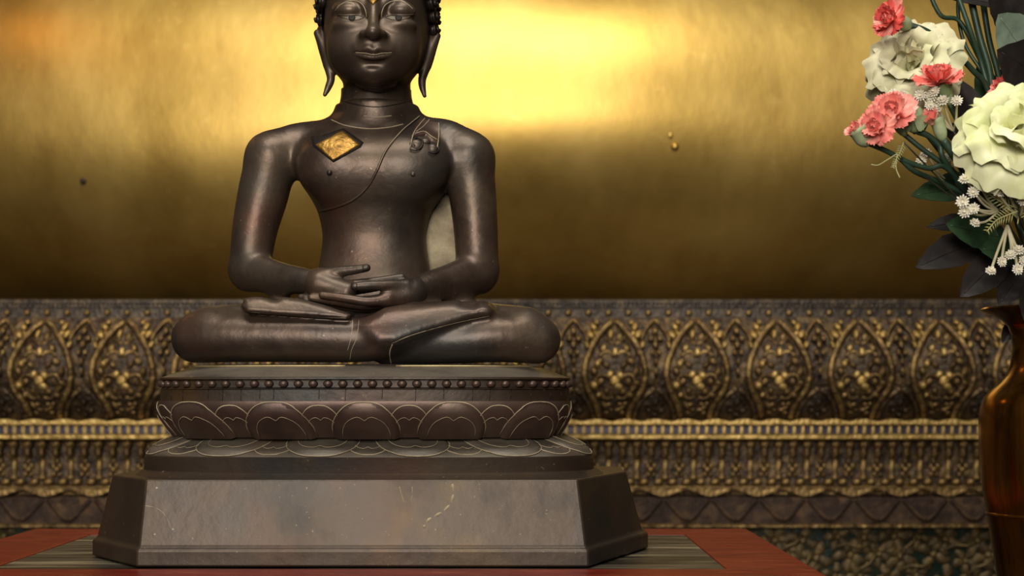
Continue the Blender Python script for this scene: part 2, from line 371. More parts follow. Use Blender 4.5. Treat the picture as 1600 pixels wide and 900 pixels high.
bd = MB().ball((0, 0, 0), (.011, .009, .008), 8, 6).mesh('base_bead', M['fgold'])
for i, px in enumerate(np.arange(-480, 2080, 22)):
    x = BX(px)
    obj_from(drop_me, 'hanging_drop', (x, YB-.022, BZ(692)), ped)
    if i % 2: obj_from(pil_me, 'pilaster', (x, YB-.014, BZ(724)), ped)
    else: obj_from(leaf_me, 'gilt_leaf_cluster', (x, YB-.015, BZ(728)), ped)['kind'] = 'stuff'
    obj_from(bd, 'base_bead', (x+.014, YB-.022, BZ(752)), ped)
wv = MB(); n = 13
wv.loft([[(BX(800+u*36.5), YB-.04+dy_, BZ(768+5*math.cos(u*math.pi))) for u in np.linspace(-1, 1, n)]+[(BX(800+36.5-73*j/12), YB-.04+dy_, BZ(760)) for j in range(13)] for dy_ in (-.014, .012)])
wave_me = wv.mesh('wavy_valance', M['fgold'], False)
ch = MB()
for sgn in (1, -1): ch.tube([(BX(800+sgn*dx), YB-.052-.0004*(py-776), BZ(py)) for dx, py in outline([(0, 808), (10, 803), (22, 790), (33, 778)], 4)], .005, 6)
chev_me = ch.mesh('chevron', M['fplum'])
db = MB().ball((0, 0, 0), (.022, .0030, .014), 10, 6).mesh('chevron_boss', M['fplum'])
for i, px in enumerate(np.arange(-500, 2100, 73)):
    obj_from(wave_me, 'wavy_valance', (BX(px), 0, 0), ped)
    obj_from(chev_me, 'chevron', (BX(px+36), 0, 0), ped)
    obj_from(db, 'chevron_boss', (BX(px+36), YB-.052, BZ(783)), ped)
# flowers and leaves in gilt relief on the green mosaic
flw = []
for v in range(4):
    fm = MB(); nn = (5, 6, 4, 5)[v]
    for k in range(nn):
        a = 2*math.pi*k/nn+v*.4; r = .016
        n = 8; rings = []
        for rr, hh in ((1, 0), (.85, .003), (.3, .0045)):
            ring = []
            for q in range(n):
                b_ = 2*math.pi*q/n; lx = .013*rr*math.cos(b_); ly = .0085*rr*math.sin(b_)*(1+.25*math.sin(3*b_))
                ring.append(((r+lx)*math.cos(a)-ly*math.sin(a), -hh, (r+lx)*math.sin(a)+ly*math.cos(a)))
            rings.append(ring)
        fm.loft(rings, cap0=False)
    fm.ball((0, -.003, 0), (.006, .004, .006), 8, 5)
    flw.append(fm.mesh('gilt_flower', M['fdull']))
stl = MB(); stl.tube([(-.03, -.004, -.016), (-.012, -.006, 0), (.012, -.006, .004), (.032, -.004, .018)], .0035, 6)
scroll_me = stl.mesh('gilt_scroll', M['fdull'])
i = 0
for r_, py in enumerate((836, 868, 900, 932)):
    for px in np.arange(-420+(r_ % 2)*22, 2020, 44):
        jx, jy = rng.uniform(-7, 7), rng.uniform(-6, 6)
        obj_from(flw[i % 4], 'gilt_flower', (BX(px+jx), YB-.04, BZ(py+jy)), ped, rot=(0, rng.uniform(0, 6), 0), scale=(1.35, 1.1, 1.3) if i % 3 else (1.05, 1, 1.05))
        if r_ < 3 and i % 2: obj_from(scroll_me, 'gilt_scroll', (BX(px+22+jx), YB-.04, BZ(py+14)), ped, rot=(0, rng.uniform(-.6, .6), 0))
        i += 1
# the gilded body: a long convex limb of a giant seated figure
gf = empty('giant_gilded_figure', (0, 3.6, BZ(466)), 'huge smooth gilded limb of a giant figure filling the background', 'statue')
NX, NZ = 161, 90
R = .66; zc_ = BZ(466)+.40
P = []
for j in range(NZ):
    a = math.radians(-58+150*j/(NZ-1))       # angle above the horizontal of the outward normal
    row = []
    for i in range(NX):
        x = -3.2+6.4*i/(NX-1)
        rr = R-.012*((x-.1)**2)
        dent = .006*math.sin(2.1*x+1)*math.sin(5*a+1)+.004*math.sin(5.3*x+2*a)+.0025*math.sin(9.1*x-4*a)
        y = 3.94+.035*(x-.05)**2-(rr+dent)*math.cos(a)*1.0
        z = zc_+(rr+dent)*math.sin(a)*(1.0 if a > 0 else .74)
        if z < zc_-.40+.002: z = zc_-.40+.002
        row.append((x, y, z))
    P.append(row)
skin = MB().grid(P, flip=False).build('gilded_limb', M['gold'], gf)
bvh_g = BVHTree.FromPolygons([Vector(v) for r in P for v in r], [(i*NX+j, i*NX+j+1, (i+1)*NX+j+1, (i+1)*NX+j) for i in range(NZ-1) for j in range(NX-1)])
def cast(bvh, px, py):
    o = Vector((0, 0, ZC)); d = Vector(((px-800)/F, 1, (HOR-py)/F)).normalized()
    h = bvh.ray_cast(o, d)
    if h[0] is None: return None, None
    n = h[1] if h[1].dot(d) < 0 else -h[1]
    return h[0], n
h, n = cast(bvh_g, 130, 283)
MB().ball(h, (.007, .006, .008), 10, 8).build('dark_pit', M['blackspot'], gf)
h, n = cast(bvh_g, 1048, 212)
MB().ball(Vector(h)+n*-.0066, (.008, .0085, .011), 16, 12).ball(Vector(h)+Vector((.010, 0, -.024))+n*-.0072, (.009, .0085, .009), 16, 12).build('blister', M['gold'], gf)

# ------------------------------------------------------------------ the bronze statue
XS = -.1665; YC = 1.90
statue = empty('seated_statue', (XS, YC, 0), 'dark bronze cross-legged meditating statue on a lotus pedestal on the red table', 'statue')
# ---- signed distance sculpting
class SDF:
    def __init__(s, lo, hi, h):
        s.lo = np.array(lo, float); s.h = h
        s.n = np.ceil((np.array(hi)-s.lo)/h).astype(int)+1
        s.F = np.full(tuple(s.n), .05, np.float32)
    def sub(s, lo, hi):
        a = np.clip(np.floor((np.array(lo)-s.lo)/s.h).astype(int), 0, s.n-1)
        b = np.clip(np.ceil((np.array(hi)-s.lo)/s.h).astype(int)+1, 1, s.n)
        if np.any(b <= a): return None
        ax = [(s.lo[i]+s.h*np.arange(a[i], b[i])).astype(np.float32) for i in range(3)]
        return tuple(slice(a[i], b[i]) for i in range(3)), ax[0][:, None, None], ax[1][None, :, None], ax[2][None, None, :]
    def comb(s, sl, d, k, op):
        f = s.F[sl]
        if op == '+':
            h = np.maximum(k-np.abs(f-d), 0)/k; s.F[sl] = np.minimum(f, d)-h*h*k*.25
        else:
            d = -d; h = np.maximum(k-np.abs(f-d), 0)/k; s.F[sl] = np.maximum(f, d)+h*h*k*.25
    def cap(s, a, b, ra, rb, k=.008, op='+'):
        a = np.array(a, float); b = np.array(b, float); m = max(ra, rb)+k+2.5*s.h
        q = s.sub(np.minimum(a, b)-m, np.maximum(a, b)+m)
        if q is None: return
        sl, x, y, z = q; ab = b-a; L = float(ab@ab)+1e-12
        t = np.clip(((x-a[0])*ab[0]+(y-a[1])*ab[1]+(z-a[2])*ab[2])/L, 0, 1)
        d = np.sqrt((x-a[0]-t*ab[0])**2+(y-a[1]-t*ab[1])**2+(z-a[2]-t*ab[2])**2)-(ra+(rb-ra)*t)
        s.comb(sl, d, k, op)
    def chain(s, pts, k=.008, dflt=0, op='+'):         # pts: (px, py, dy, rpx)
        q = [np.append(W(p[0], p[1], YC+p[2]), p[3]*(YC+p[2])/F) for p in pts]
        if len(q) > 2: q = spline(q, 5)
        q = np.array(q); m = q[:, 3].max()+k+2.5*s.h
        g_ = s.sub(q[:, :3].min(0)-m, q[:, :3].max(0)+m)
        if g_ is None: return
        sl, x, y, z = g_; d = None
        for a, b in zip(q[:-1], q[1:]):
            ab = b[:3]-a[:3]; L = float(ab@ab)+1e-12
            t = np.clip(((x-a[0])*ab[0]+(y-a[1])*ab[1]+(z-a[2])*ab[2])/L, 0, 1)
            e = np.sqrt((x-a[0]-t*ab[0])**2+(y-a[1]-t*ab[1])**2+(z-a[2]-t*ab[2])**2)-(a[3]+(b[3]-a[3])*t)
            d = e if d is None else np.minimum(d, e)
        s.comb(sl, d.astype(np.float32), k, op)
    def front(s, px, py):                               # depth (relative to YC) of the first surface seen through a pixel
        Y = np.arange(s.lo[1]+s.h, s.lo[1]+(s.n[1]-2)*s.h, s.h*.5)
        P_ = np.stack([(px-800)*Y/F, Y, ZC+(HOR-py)*Y/F], 1); I = np.rint((P_-s.lo)/s.h).astype(int)
        v = s.F[np.clip(I[:, 0], 0, s.n[0]-1), I[:, 1], np.clip(I[:, 2], 0, s.n[2]-1)]; w_ = np.where(v < 0)[0]
        return Y[w_[0]]-YC if len(w_) else 0
    def skin_chain(s, pts, k=.003, op='+'):             # pts: (px, py, lift m, rpx) laid on the surface in view
        s.chain([(a, b, s.front(a, b)-l, r) for a, b, l, r in pts], k, 0, op)
    def ell(s, c, r, k=.008, op='+', rotz=0, roty=0):
        c = np.array(c, float); m = max(r)+k+2.5*s.h; q = s.sub(c-m, c+m)
        if q is None: return
        sl, x, y, z = q; x = x-c[0]; y = y-c[1]; z = z-c[2]
        if roty: ca, sa = math.cos(roty), math.sin(roty); x, z = ca*x-sa*z, sa*x+ca*z
        if rotz: ca, sa = math.cos(rotz), math.sin(rotz); x, y = ca*x+sa*y, -sa*x+ca*y
        k0 = np.sqrt((x/r[0])**2+(y/r[1])**2+(z/r[2])**2); k1 = np.sqrt((x/r[0]**2)**2+(y/r[1]**2)**2+(z/r[2]**2)**2)+1e-9
        s.comb(sl, k0*(k0-1)/k1, k, op)
    def ellp(s, px, py, dy, rx, rz, ry, k=.008, op='+', **kw):   # rx, rz in px, ry in m
        sc_ = (YC+dy)/F; s.ell(W(px, py, YC+dy), (rx*sc_, ry, rz*sc_), k, op, **kw)
    def loft(s, rows, k=.01, ex=2.0, op='+'):           # rows: (py, px centre, halfw px, half depth m, dy), read at depth YC
        rows = sorted(rows, key=lambda r: -r[0]); sc_ = YC/F
        zz = np.array([ZC+(HOR-r[0])*sc_ for r in rows]); cx = np.array([(r[1]-800)*sc_ for r in rows]); hw = np.array([r[2]*sc_ for r in rows])
        hd = np.array([r[3] for r in rows]); cy = np.array([YC+r[4] for r in rows])
        mw = hw.max()+k+.01; md = hd.max()+k+.03
        q = s.sub((cx.min()-mw, cy.min()-md, zz[0]-k-.004), (cx.max()+mw, cy.max()+md, zz[-1]+k+.004))
        if q is None: return
        sl, x, y, z = q; zf = z.ravel()
        def itp(v):                                      # smooth (cosine free) cubic interpolation
            fine = np.array(spline([(a, b) for a, b in zip(zz, v)], 10)); return np.interp(zf, fine[:, 0], fine[:, 1])[None, None, :].astype(np.float32)
        a, b, X_, Y_ = np.maximum(itp(hw), .002), np.maximum(itp(hd), .002), itp(cx), itp(cy)
        u = np.abs((x-X_)/a); v = np.abs((y-Y_)/b)
        d = ((u**ex+v**ex+1e-9)**(1/ex)-1)*np.minimum(a, b)
        d = np.maximum(d, np.maximum(zz[0]-z, z-zz[-1]))
        s.comb(sl, d.astype(np.float32), k, op)
    def poly(s, pts, dy, half, k=.005, rnd=.004, op='+', tilt=0.0):
        pts = np.array(pts, float); sc_ = (YC+dy)/F
        lo = W(pts[:, 0].min(), pts[:, 1].max(), YC+dy); hi = W(pts[:, 0].max(), pts[:, 1].min(), YC+dy)
        m = k+.008+half; q = s.sub(lo-m, hi+m)
        if q is None: return
        sl, x, y, z = q; u = 800+x*F/y+0*z; v = HOR-(z-ZC)*F/y+0*x
        d2 = np.full(u.shape, 1e9, np.float32); inside = np.zeros(u.shape, bool); N = len(pts)
        for i in range(N):
            a, b = pts[i], pts[(i+1) % N]; e = b-a
            t = np.clip(((u-a[0])*e[0]+(v-a[1])*e[1])/(e@e), 0, 1)
            d2 = np.minimum(d2, (u-a[0]-t*e[0])**2+(v-a[1]-t*e[1])**2)
            c = (a[1] > v) != (b[1] > v)
            if b[1] != a[1]: inside ^= c & (u < (b[0]-a[0])*(v-a[1])/(b[1]-a[1])+a[0])
        dp = np.sqrt(d2)*sc_; dp = np.where(inside, -dp, dp)+rnd
        dyy = np.abs(y-(YC+dy)-tilt*(z-(lo[2]+hi[2])/2))-half+rnd+0*x
        d = np.sqrt(np.maximum(dp, 0)**2+np.maximum(dyy, 0)**2)+np.minimum(np.maximum(dp, dyy), 0)-rnd
        s.comb(sl, d.astype(np.float32), k, op)
    def mesh(s, relax=2):
        F_ = s.F; S = F_ < 0
        n = np.array(F_.shape)-1
        cnt = np.zeros(tuple(n), np.int8)
        for i in (0, 1):
            for j in (0, 1):
                for k in (0, 1): cnt += S[i:n[0]+i, j:n[1]+j, k:n[2]+k]
        act = (cnt > 0) & (cnt < 8); idx = np.full(tuple(n), -1, np.int64)
        cells = np.argwhere(act); idx[act] = np.arange(len(cells))
        acc = np.zeros((len(cells), 3)); num = np.zeros(len(cells))
        cor = [(i, j, k) for i in (0, 1) for j in (0, 1) for k in (0, 1)]
        val = {c: F_[cells[:, 0]+c[0], cells[:, 1]+c[1], cells[:, 2]+c[2]].astype(float) for c in cor}
        for a in cor:
            for ax in range(3):
                if a[ax] == 0:
                    b = list(a); b[ax] = 1; b = tuple(b); va, vb = val[a], val[b]
                    mk = (va < 0) != (vb < 0); t = np.where(mk, va/(va-vb+1e-12), 0)
                    p = np.array(a, float)[None, :].repeat(len(cells), 0); p[:, ax] += t
                    acc += p*mk[:, None]; num += mk
        V = s.lo+(cells+acc/np.maximum(num, 1)[:, None])*s.h
        Q = []
        for ax in range(3):
            o1, o2 = [(1, 2), (2, 0), (0, 1)][ax]
            sl0 = [slice(1, n[i]) for i in range(3)]; sl0[ax] = slice(0, n[ax]); sl1 = list(sl0); sl1[ax] = slice(1, n[ax]+1)
            A, B = S[tuple(sl0)], S[tuple(sl1)]
            e = np.argwhere(A != B); base = e.copy(); base[:, o1] += 1; base[:, o2] += 1
            ins = A[e[:, 0], e[:, 1], e[:, 2]]
            def at(d1, d2):
                c = base.copy(); c[:, o1] -= d1; c[:, o2] -= d2; return idx[c[:, 0], c[:, 1], c[:, 2]]
            q = np.stack([at(1, 1), at(0, 1), at(0, 0), at(1, 0)], 1)
            q[~ins] = q[~ins][:, ::-1]
            Q.append(q)
        Q = np.concatenate(Q)
        for _ in range(relax):
            acc = np.zeros_like(V); num = np.zeros(len(V))
            for a, b in ((0, 1), (1, 2), (2, 3), (3, 0)):
                np.add.at(acc, Q[:, a], V[Q[:, b]]); np.add.at(num, Q[:, a], 1); np.add.at(acc, Q[:, b], V[Q[:, a]]); np.add.at(num, Q[:, b], 1)
            V = V*.5+.5*acc/num[:, None]
        return V, Q
def np_mesh(name, V, Q, m):
    me = bpy.data.meshes.new(name); me.vertices.add(len(V)); me.vertices.foreach_set('co', V.astype(np.float32).ravel())
    me.loops.add(len(Q)*4); me.loops.foreach_set('vertex_index', Q.astype(np.int32).ravel())
    me.polygons.add(len(Q)); me.polygons.foreach_set('loop_start', np.arange(0, len(Q)*4, 4, dtype=np.int32))
    me.polygons.foreach_set('use_smooth', np.ones(len(Q), bool))
    me.materials.append(m); me.update(calc_edges=True); me.validate(); return me

# ---- body
BODY = SDF((-.445, 1.69, .185), (.075, 2.03, .575), .002)
def body(s):
    s.loft([(505, 581, 110, .075, .0), (470, 582, 100, .068, .004), (440, 583, 90, .060, .008), (413, 583.5, 86, .055, .010), (385, 583.5, 82, .053, .012), (363, 583.5, 81, .053, .012),
            (333, 584, 88, .058, .012), (310, 586, 101, .063, .010), (285, 585, 116, .067, .010), (255, 584, 124, .068, .012), (228, 583, 122, .062, .016), (205, 583, 100, .052, .020), (188, 585, 66, .046, .022), (176, 588, 52, .042, .022)], k=.006, ex=2.25)
    # trapezius, shoulders, neck root
    s.chain([(555, 200, .02, 18), (500, 211, .016, 23), (460, 224, .010, 30), (424, 248, .004, 39)], k=.02)
    s.chain([(622, 199, .02, 18), (670, 206.5, .016, 23), (702, 219, .010, 30), (733, 248, .004, 38)], k=.02)
    s.chain([(588, 120, .02, 54), (588, 178, .02, 56)], k=.03)
    # pectorals
    s.ellp(522, 262, -.036, 50, 42, .022, k=.03); s.ellp(640, 262, -.036, 52, 42, .022, k=.03)
    # arms
    s.chain([(424, 246, .004, 39), (412, 300, .002, 39.5), (398, 360, -.004, 35), (390, 420, -.01, 31.5)], k=.010)
    s.chain([(390, 424, -.01, 31.5), (435, 434, -.045, 25), (470, 438.5, -.072, 21), (500, 443, -.088, 18)], k=.008)
    s.chain([(732, 246, .004, 39), (738, 300, .002, 37), (743, 355, -.002, 34.5), (746, 415, -.01, 33)], k=.010)
    s.chain([(746, 428, -.01, 33), (702, 441, -.045, 28), (668, 449, -.070, 24), (640, 457, -.088, 19)], k=.008)
    # thighs, shins, lap
    s.chain([(520, 512, .0, 50), (330, 519, -.085, 40)], k=.02); s.chain([(655, 512, .0, 50), (820, 519, -.085, 40)], k=.02)
    s.chain([(306, 529, -.087, 38), (360, 527, -.098, 39), (480, 529, -.108, 36), (570, 531, -.112, 33), (625, 521, -.113, 29), (680, 503, -.108, 22), (725, 490, -.100, 15), (758, 484, -.094, 9)], k=.010)
    s.chain([(838, 531, -.087, 38), (780, 528, -.098, 38), (700, 536, -.100, 33), (610, 546, -.094, 25)], k=.006)
    s.ellp(580, 528, -.05, 230, 36, .075, k=.02)
    s.ellp(575, 482, -.100, 60, 14, .03, k=.012, op='-')
    # feet
    s.poly([(566, 510), (580, 497), (590, 488), (600, 481), (618, 478), (660, 475), (712, 471), (722, 476), (740, 478), (752, 473), (765, 476), (770, 484), (766, 492), (735, 497), (690, 511), (650, 524), (620, 536), (590, 536)], -.108, .026, k=.014, rnd=.010, tilt=.45)
    s.poly([(377, 478), (383, 468), (404, 465), (424, 469), (431, 470), (441, 464), (470, 467), (505, 476), (550, 491), (545, 499), (470, 494), (385, 488)], -.100, .032, k=.005, rnd=.006, tilt=.5)
    for i, (px, py) in enumerate(((388, 470), (398, 469), (409, 470), (419, 472))): s.ellp(px, py, -.110, 6, 4.5, .016, k=.004)
    # flat underside of the legs
    q = s.sub((-.6, 1.6, 0), (.2, 2.1, W(0, 560, 1.78)[2]))
    sl, x, y, z = q; d = (z-W(0, 571.5, 1.78)[2])+0*x+0*y; s.comb(sl, d.astype(np.float32), .006, '-')
body(BODY)
Vb, Qb = BODY.mesh(2)
# ---- hands (finer)
HAND = SDF((-.262, 1.775, .290), (-.085, 1.87, .378), .0011)
def hands(s):
    # wrist ends
    s.chain([(462, 438, -.068, 20), (500, 442, -.086, 17.5)], k=.006)
    s.chain([(676, 447, -.066, 23), (640, 456, -.086, 18.5)], k=.006)
    # upper hand (viewer's left): palm and fingers running right
    s.chain([(500, 442, -.086, 17), (545, 452, -.096, 12)], k=.012)
    s.chain([(500, 448, -.088, 15), (540, 458, -.100, 9)], k=.012)
    s.chain([(498, 433, -.084, 12), (528, 425, -.090, 9), (555, 421.5, -.094, 7.2), (573, 418.5, -.096, 6.2)], k=.006)
    for (py, dy, x1) in ((446, -.092, 628), (450, -.086, 634), (455, -.082, 625)):
        s.chain([(540, py, dy, 8), (585, py-6, dy+.004, 7), (x1, py-14, dy+.01, 5)], k=.003)
    # lower hand (viewer's right): palm, thumb, fingers running left under the upper one
    s.chain([(645, 456, -.086, 18), (610, 462, -.098, 15)], k=.012)
    s.chain([(645, 464, -.09, 13), (600, 470, -.104, 9)], k=.012)
    s.chain([(632, 447, -.096, 11), (606, 446, -.106, 8.5), (578, 446, -.112, 7.4), (554, 447.5, -.114, 6.4)], k=.005)
    s.chain([(606, 468, -.106, 9), (575, 471, -.112, 7.5), (540, 466, -.112, 7), (503, 461, -.108, 5.5)], k=.004)
    s.chain([(606, 472, -.098, 9), (570, 477, -.100, 7.5), (530, 472, -.100, 7), (486, 465, -.098, 5.5)], k=.004)
    s.chain([(606, 476, -.090, 9), (570, 482, -.090, 7.5), (530, 477, -.090, 7), (478, 468, -.088, 5)], k=.004)
    s.chain([(606, 466, -.085, 9), (565, 470, -.085, 7.5), (500, 464, -.085, 6), (470, 464, -.085, 5)], k=.004)
hands(HAND)
Vh, Qh = HAND.mesh(1)
# ---- head (finer)
HEAD = SDF((-.262, 1.775, .515), (-.068, 2.0, .80), .00115)
skull = [(-100, 590, 8, .010, .012), (-92, 590, 34, .040, .012), (-72, 590, 60, .064, .010), (-40, 590, 76, .077, .008), (0, 590, 81, .081, .005), (40, 589.5, 82, .081, .003), (72, 589, 79, .078, .0),
         (95, 588.5, 73.5, .073, -.004), (113, 588, 65, .064, -.010), (127, 587, 52, .050, -.018), (136, 586.5, 37, .036, -.025), (142, 586, 14, .016, -.029)]
def head(s):
    s.loft(skull, k=.004, ex=2.25)
    s.chain([(589, 100, .018, 52), (589, 150, .018, 53), (589, 186, .018, 57)], k=.010)
    # cheeks, chin
    s.ellp(545, 78, -.052, 28, 32, .022, k=.022); s.ellp(624, 78, -.052, 28, 32, .022, k=.022)
    s.ellp(584, 116, -.060, 27, 17, .020, k=.018)
    # eye hollows under the brow, then lid domes
    for sx, cx in ((-1, 548), (1, 626)):
        s.ellp(cx, 17, -.085, 25, 15, .010, k=.008, op='-')
        s.ellp(cx+sx*1, 17, -.068, 21, 13, .0125, k=.004)
        s.ellp(cx+sx*1, 39, -.066, 24, 9, .0125, k=.010)
    # brow ridges and nose
    for sgn in (-1, 1):
        s.skin_chain([(584+sgn*62, 17, -.001, 3), (584+sgn*47, 4, -.001, 3.6), (584+sgn*31, -1, -.001, 3.6), (584+sgn*17, 6, .0, 3.6), (584+sgn*10, 20, .0, 3.4)], k=.006)
    s.chain([(584, -6, -.076, 8), (583.5, 22, -.085, 8), (583, 48, -.100, 9.5)], k=.007)
    s.ellp(583, 51, -.101, 11, 9.5, .010, k=.006)
    for sgn in (-1, 1): s.ellp(583+sgn*14, 53.5, -.089, 8, 6.5, .010, k=.005)
    # muzzle and lips
    s.ellp(583, 80, -.068, 36, 19, .016, k=.016)
    f0 = [s.front(x, y) for x, y in ((556, 82), (567, 77), (576, 73), (584, 77), (592, 73), (601, 77), (612, 82))]
    s.chain([(556, 82, f0[0]+.0005, 2.2), (567, 78, f0[1]-.0005, 4.6), (576, 75.5, f0[2]-.001, 5.6), (584, 78.5, f0[3]-.001, 5), (592, 75.5, f0[4]-.001, 5.6), (601, 78, f0[5]-.0005, 4.6), (612, 82, f0[6]+.0005, 2.2)], k=.0025)
    s.chain([(560, 76, f0[0]+.002, 3.4), (570, 69, f0[1]+.001, 4), (584, 68, f0[3]+.001, 4), (598, 69, f0[5]+.001, 4), (608, 76, f0[6]+.002, 3.4)], k=.008)
    s.chain([(560, 86, f0[0]+.0005, 2), (571, 89, f0[1]-.0005, 4.4), (584, 90.2, f0[3]-.001, 5), (597, 89, f0[5]-.0005, 4.4), (608, 86, f0[6]+.0005, 2)], k=.0025)
    s.skin_chain([(554, 82.6, .0, 1.2), (568, 83.2, .0, 1.5), (584, 85.6, .0, 1.5), (600, 83.2, .0, 1.5), (614, 82.6, .0, 1.2)], k=.0015, op='-')
    s.ellp(583, 99.5, s.front(583, 99)-.003, 18, 3.5, .005, k=.006, op='-')
    # ears
    s.chain([(496, 52, .004, 6), (504, 70, .004, 8), (512, 98, .004, 8), (517, 122, .002, 6.5), (513, 136, .0, 5.5), (507.5, 148, -.002, 3.4)], k=.005)
    s.chain([(507, 40, .012, 10), (510, 70, .010, 11), (516, 100, .006, 8)], k=.006)
    s.chain([(683, 56, .004, 6), (675, 74, .004, 8), (667, 100, .004, 8), (660, 122, .002, 6.5), (660, 136, .0, 5.5), (663.5, 150, -.002, 3.2)], k=.005)
    s.chain([(672, 42, .012, 10), (669, 72, .010, 11), (664, 100, .006, 8)], k=.006)
    # chin crease under the jaw
    s.chain([(560, 131, -.034, 5), (586, 136, -.042, 5), (614, 131, -.034, 5)], k=.006)
head(HEAD)
Vd, Qd = HEAD.mesh(2)
fig = bpy.data.objects.new('figure', None)
Vall = np.concatenate([Vb, Vh, Vd]); Qall = np.concatenate([Qb, Qh+len(Vb), Qd+len(Vb)+len(Vh)])
me = np_mesh('figure', Vall, Qall, M['bronze']); me.materials.append(M['head'])
zc2 = Vall[Qall].mean(1)[:, 2]; mi = np.zeros(len(Qall), np.int32); mi[len(Qb)+len(Qh):] = (zc2[len(Qb)+len(Qh):] > W(0, 160, 1.88)[2])
me.polygons.foreach_set('material_index', mi); me.update()
figure = obj_from(me, 'figure', (0, 0, 0), statue)
bvh = BVHTree.FromPolygons(Vall.tolist(), Qall.tolist())
# ---- helpers that lay things on the figure's surface
def on(px, py, lift=0.0):
    h, n = cast(bvh, px, py)
    return None if h is None else Vector(h)+n*lift
def line(mb, pts, r, n=6, lift=0.0, mi=0, taper=False):
    q = [on(x, y, lift) for x, y in spline(pts, n)]
    run = []
    for p in q+[None]:
        if p is not None and (not run or (p-run[-1]).length < .02): run.append(p)
        else:
            if len(run) > 2:
                k = len(run); mb.tube(run, [r*(.35+.65*math.sin(math.pi*min(max(i/(k-1), .06), .94))**.5) for i in range(k)] if taper else r, 6, mi)
            run = [p] if p is not None else []
    return mb
def patch(poly, lift, thick, rings=6, dens=6):
    pts = []
    for i in range(len(poly)):
        a = np.array(poly[i], float); b = np.array(poly[(i+1) % len(poly)], float)
        for k in range(dens): pts.append(a+(b-a)*k/dens)
    c = np.mean(pts, 0); mb = MB(); R_ = []
    for r in range(rings+1):
        t = max(r/rings, .02)
        R_.append([on(*(c+(p-c)*t), lift) or on(*c, lift) for p in pts])
    R_.append([on(*p, lift-thick) or on(*c, lift) for p in pts])
    mb.loft(R_, cap0=True, cap1=False)
    return mb
# robe edge, neckline, sash
line(MB(), [(654, 183), (628, 206), (603, 236), (588, 268), (574, 292), (552, 312), (524, 324), (496, 331)], .0019, 10, -.0004).build('robe_edge', M['bronze'], statue)
line(MB(), [(655, 182), (629, 205), (604, 235), (589, 267)], .0006, 10, .0018).build('dust_line', M['dust'], statue)
line(MB(), [(517, 187), (540, 196), (575, 201), (607, 199), (630, 194)], .0008, 10, .0).build('neckline', M['dust'], statue)
sash = patch([(657, 187), (687, 193), (688, 208), (684, 226), (674, 220), (664, 212), (652, 213), (642, 216), (648, 200)], .0028, .006, 8, 6).build('shoulder_sash', M['bronze_petal'], statue)
l2 = MB()
line(l2, [(663, 188), (653, 199), (645, 214), (641, 232)], .0007, 8, .003); line(l2, [(671, 190), (661, 200), (650, 209)], .0006, 8, .003)
line(l2, [(686, 195), (686, 207), (683, 222), (681, 233)], .0008, 8, .003)
line(l2, [(648, 212), (662, 209), (672, 216), (681, 221)], .0007, 8, .003)
o = l2.build('sash_trim', M['dust'], sash)
for (x, y, rx, ry) in ((650, 227, 11, 10), (664, 221, 9, 6), (676, 233, 9, 9)):       # gathered cloth end below the sash
    p = on(x, y, -.001); MB().ball(p, (rx*.00078, .0042, ry*.00078), 14, 10).build('sash_fold', M['bronze'], sash)
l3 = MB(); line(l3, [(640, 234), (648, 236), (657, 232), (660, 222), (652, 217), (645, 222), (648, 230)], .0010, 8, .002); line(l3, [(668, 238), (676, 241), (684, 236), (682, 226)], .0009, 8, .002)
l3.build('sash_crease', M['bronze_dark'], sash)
# nipple boss, gold leaf squares
p = on(515, 270); MB().ball(p, (.0035, .0035, .0035), 10, 8).build('nipple', M['bronze_dark'], statue)
p = on(645, 272); MB().ball(p+Vector((0, .0015, 0)), (.0036, .003, .0036), 10, 8).build('nipple', M['bronze'], statue)
bk = patch([(537, 201), (568, 223), (564, 230), (521, 254), (490, 229), (486, 214), (500, 213)], .0006, .003, 6, 5).build('leaf_backing', M['pitch'], statue)
gp = patch([(535, 205), (562, 227), (520, 251), (494, 227)], .0013, .003, 8, 8).build('gold_leaf', M['leafgold'], statue); gp['label'] = 'square of crinkled gold leaf stuck on the chest'
gp2 = patch([(583, -26), (595, -7), (583, 8), (570, -7)], .001, .003, 6, 6).build('gold_leaf', M['leafgold'], statue)
# eyes
for (a, pc) in (([(528, 24), (537, 25), (550, 24.5), (560, 25), (569, 27.5), (562, 31), (550, 32.5), (538, 29)], (550, 28.2)), ([(602, 27.5), (611, 25), (622, 24.5), (634, 25), (647, 23.5), (637, 29), (623, 32.5), (610, 31)], (623, 28.2))):
    e = patch(a, .0006, .002, 4, 4).build('eye', M['eyewhite'], statue)
    patch([(pc[0]+5.5*math.cos(t), pc[1]+4.6*math.sin(t)) for t in np.linspace(0, 2*math.pi, 12)[:-1]], .0012, .0015, 3, 2).build('pupil', M['pitch'], e)
    s_ = -1 if pc[0] < 583 else 1
    line(MB(), [(x, y-1.2) for x, y in a[:5]], .0010, 6, .0002).build('eyelid', M['head'], statue)
dl = MB()
line(dl, [(524, 17), (530, 9), (541, 3), (554, 1), (565, 6), (571, 16), (573, 27)], .00055, 8, .0001)
line(dl, [(645, 14), (637, 7), (626, 2), (613, 2), (602, 8), (597, 18), (596, 28)], .00055, 8, .0001)
dl.build('brow_line', M['dust'], statue)
ml = MB(); line(ml, [(556, 82), (570, 83), (584, 86), (598, 83), (612, 82)], .0006, 8, .0003); ml.build('mouth_line', M['dust'], statue)
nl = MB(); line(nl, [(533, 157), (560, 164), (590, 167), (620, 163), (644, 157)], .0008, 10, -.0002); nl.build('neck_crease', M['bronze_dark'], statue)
nl = MB(); line(nl, [(568, 181), (590, 183), (612, 181)], .0009, 10, 0); nl.build('neck_fold', M['dust'], statue)
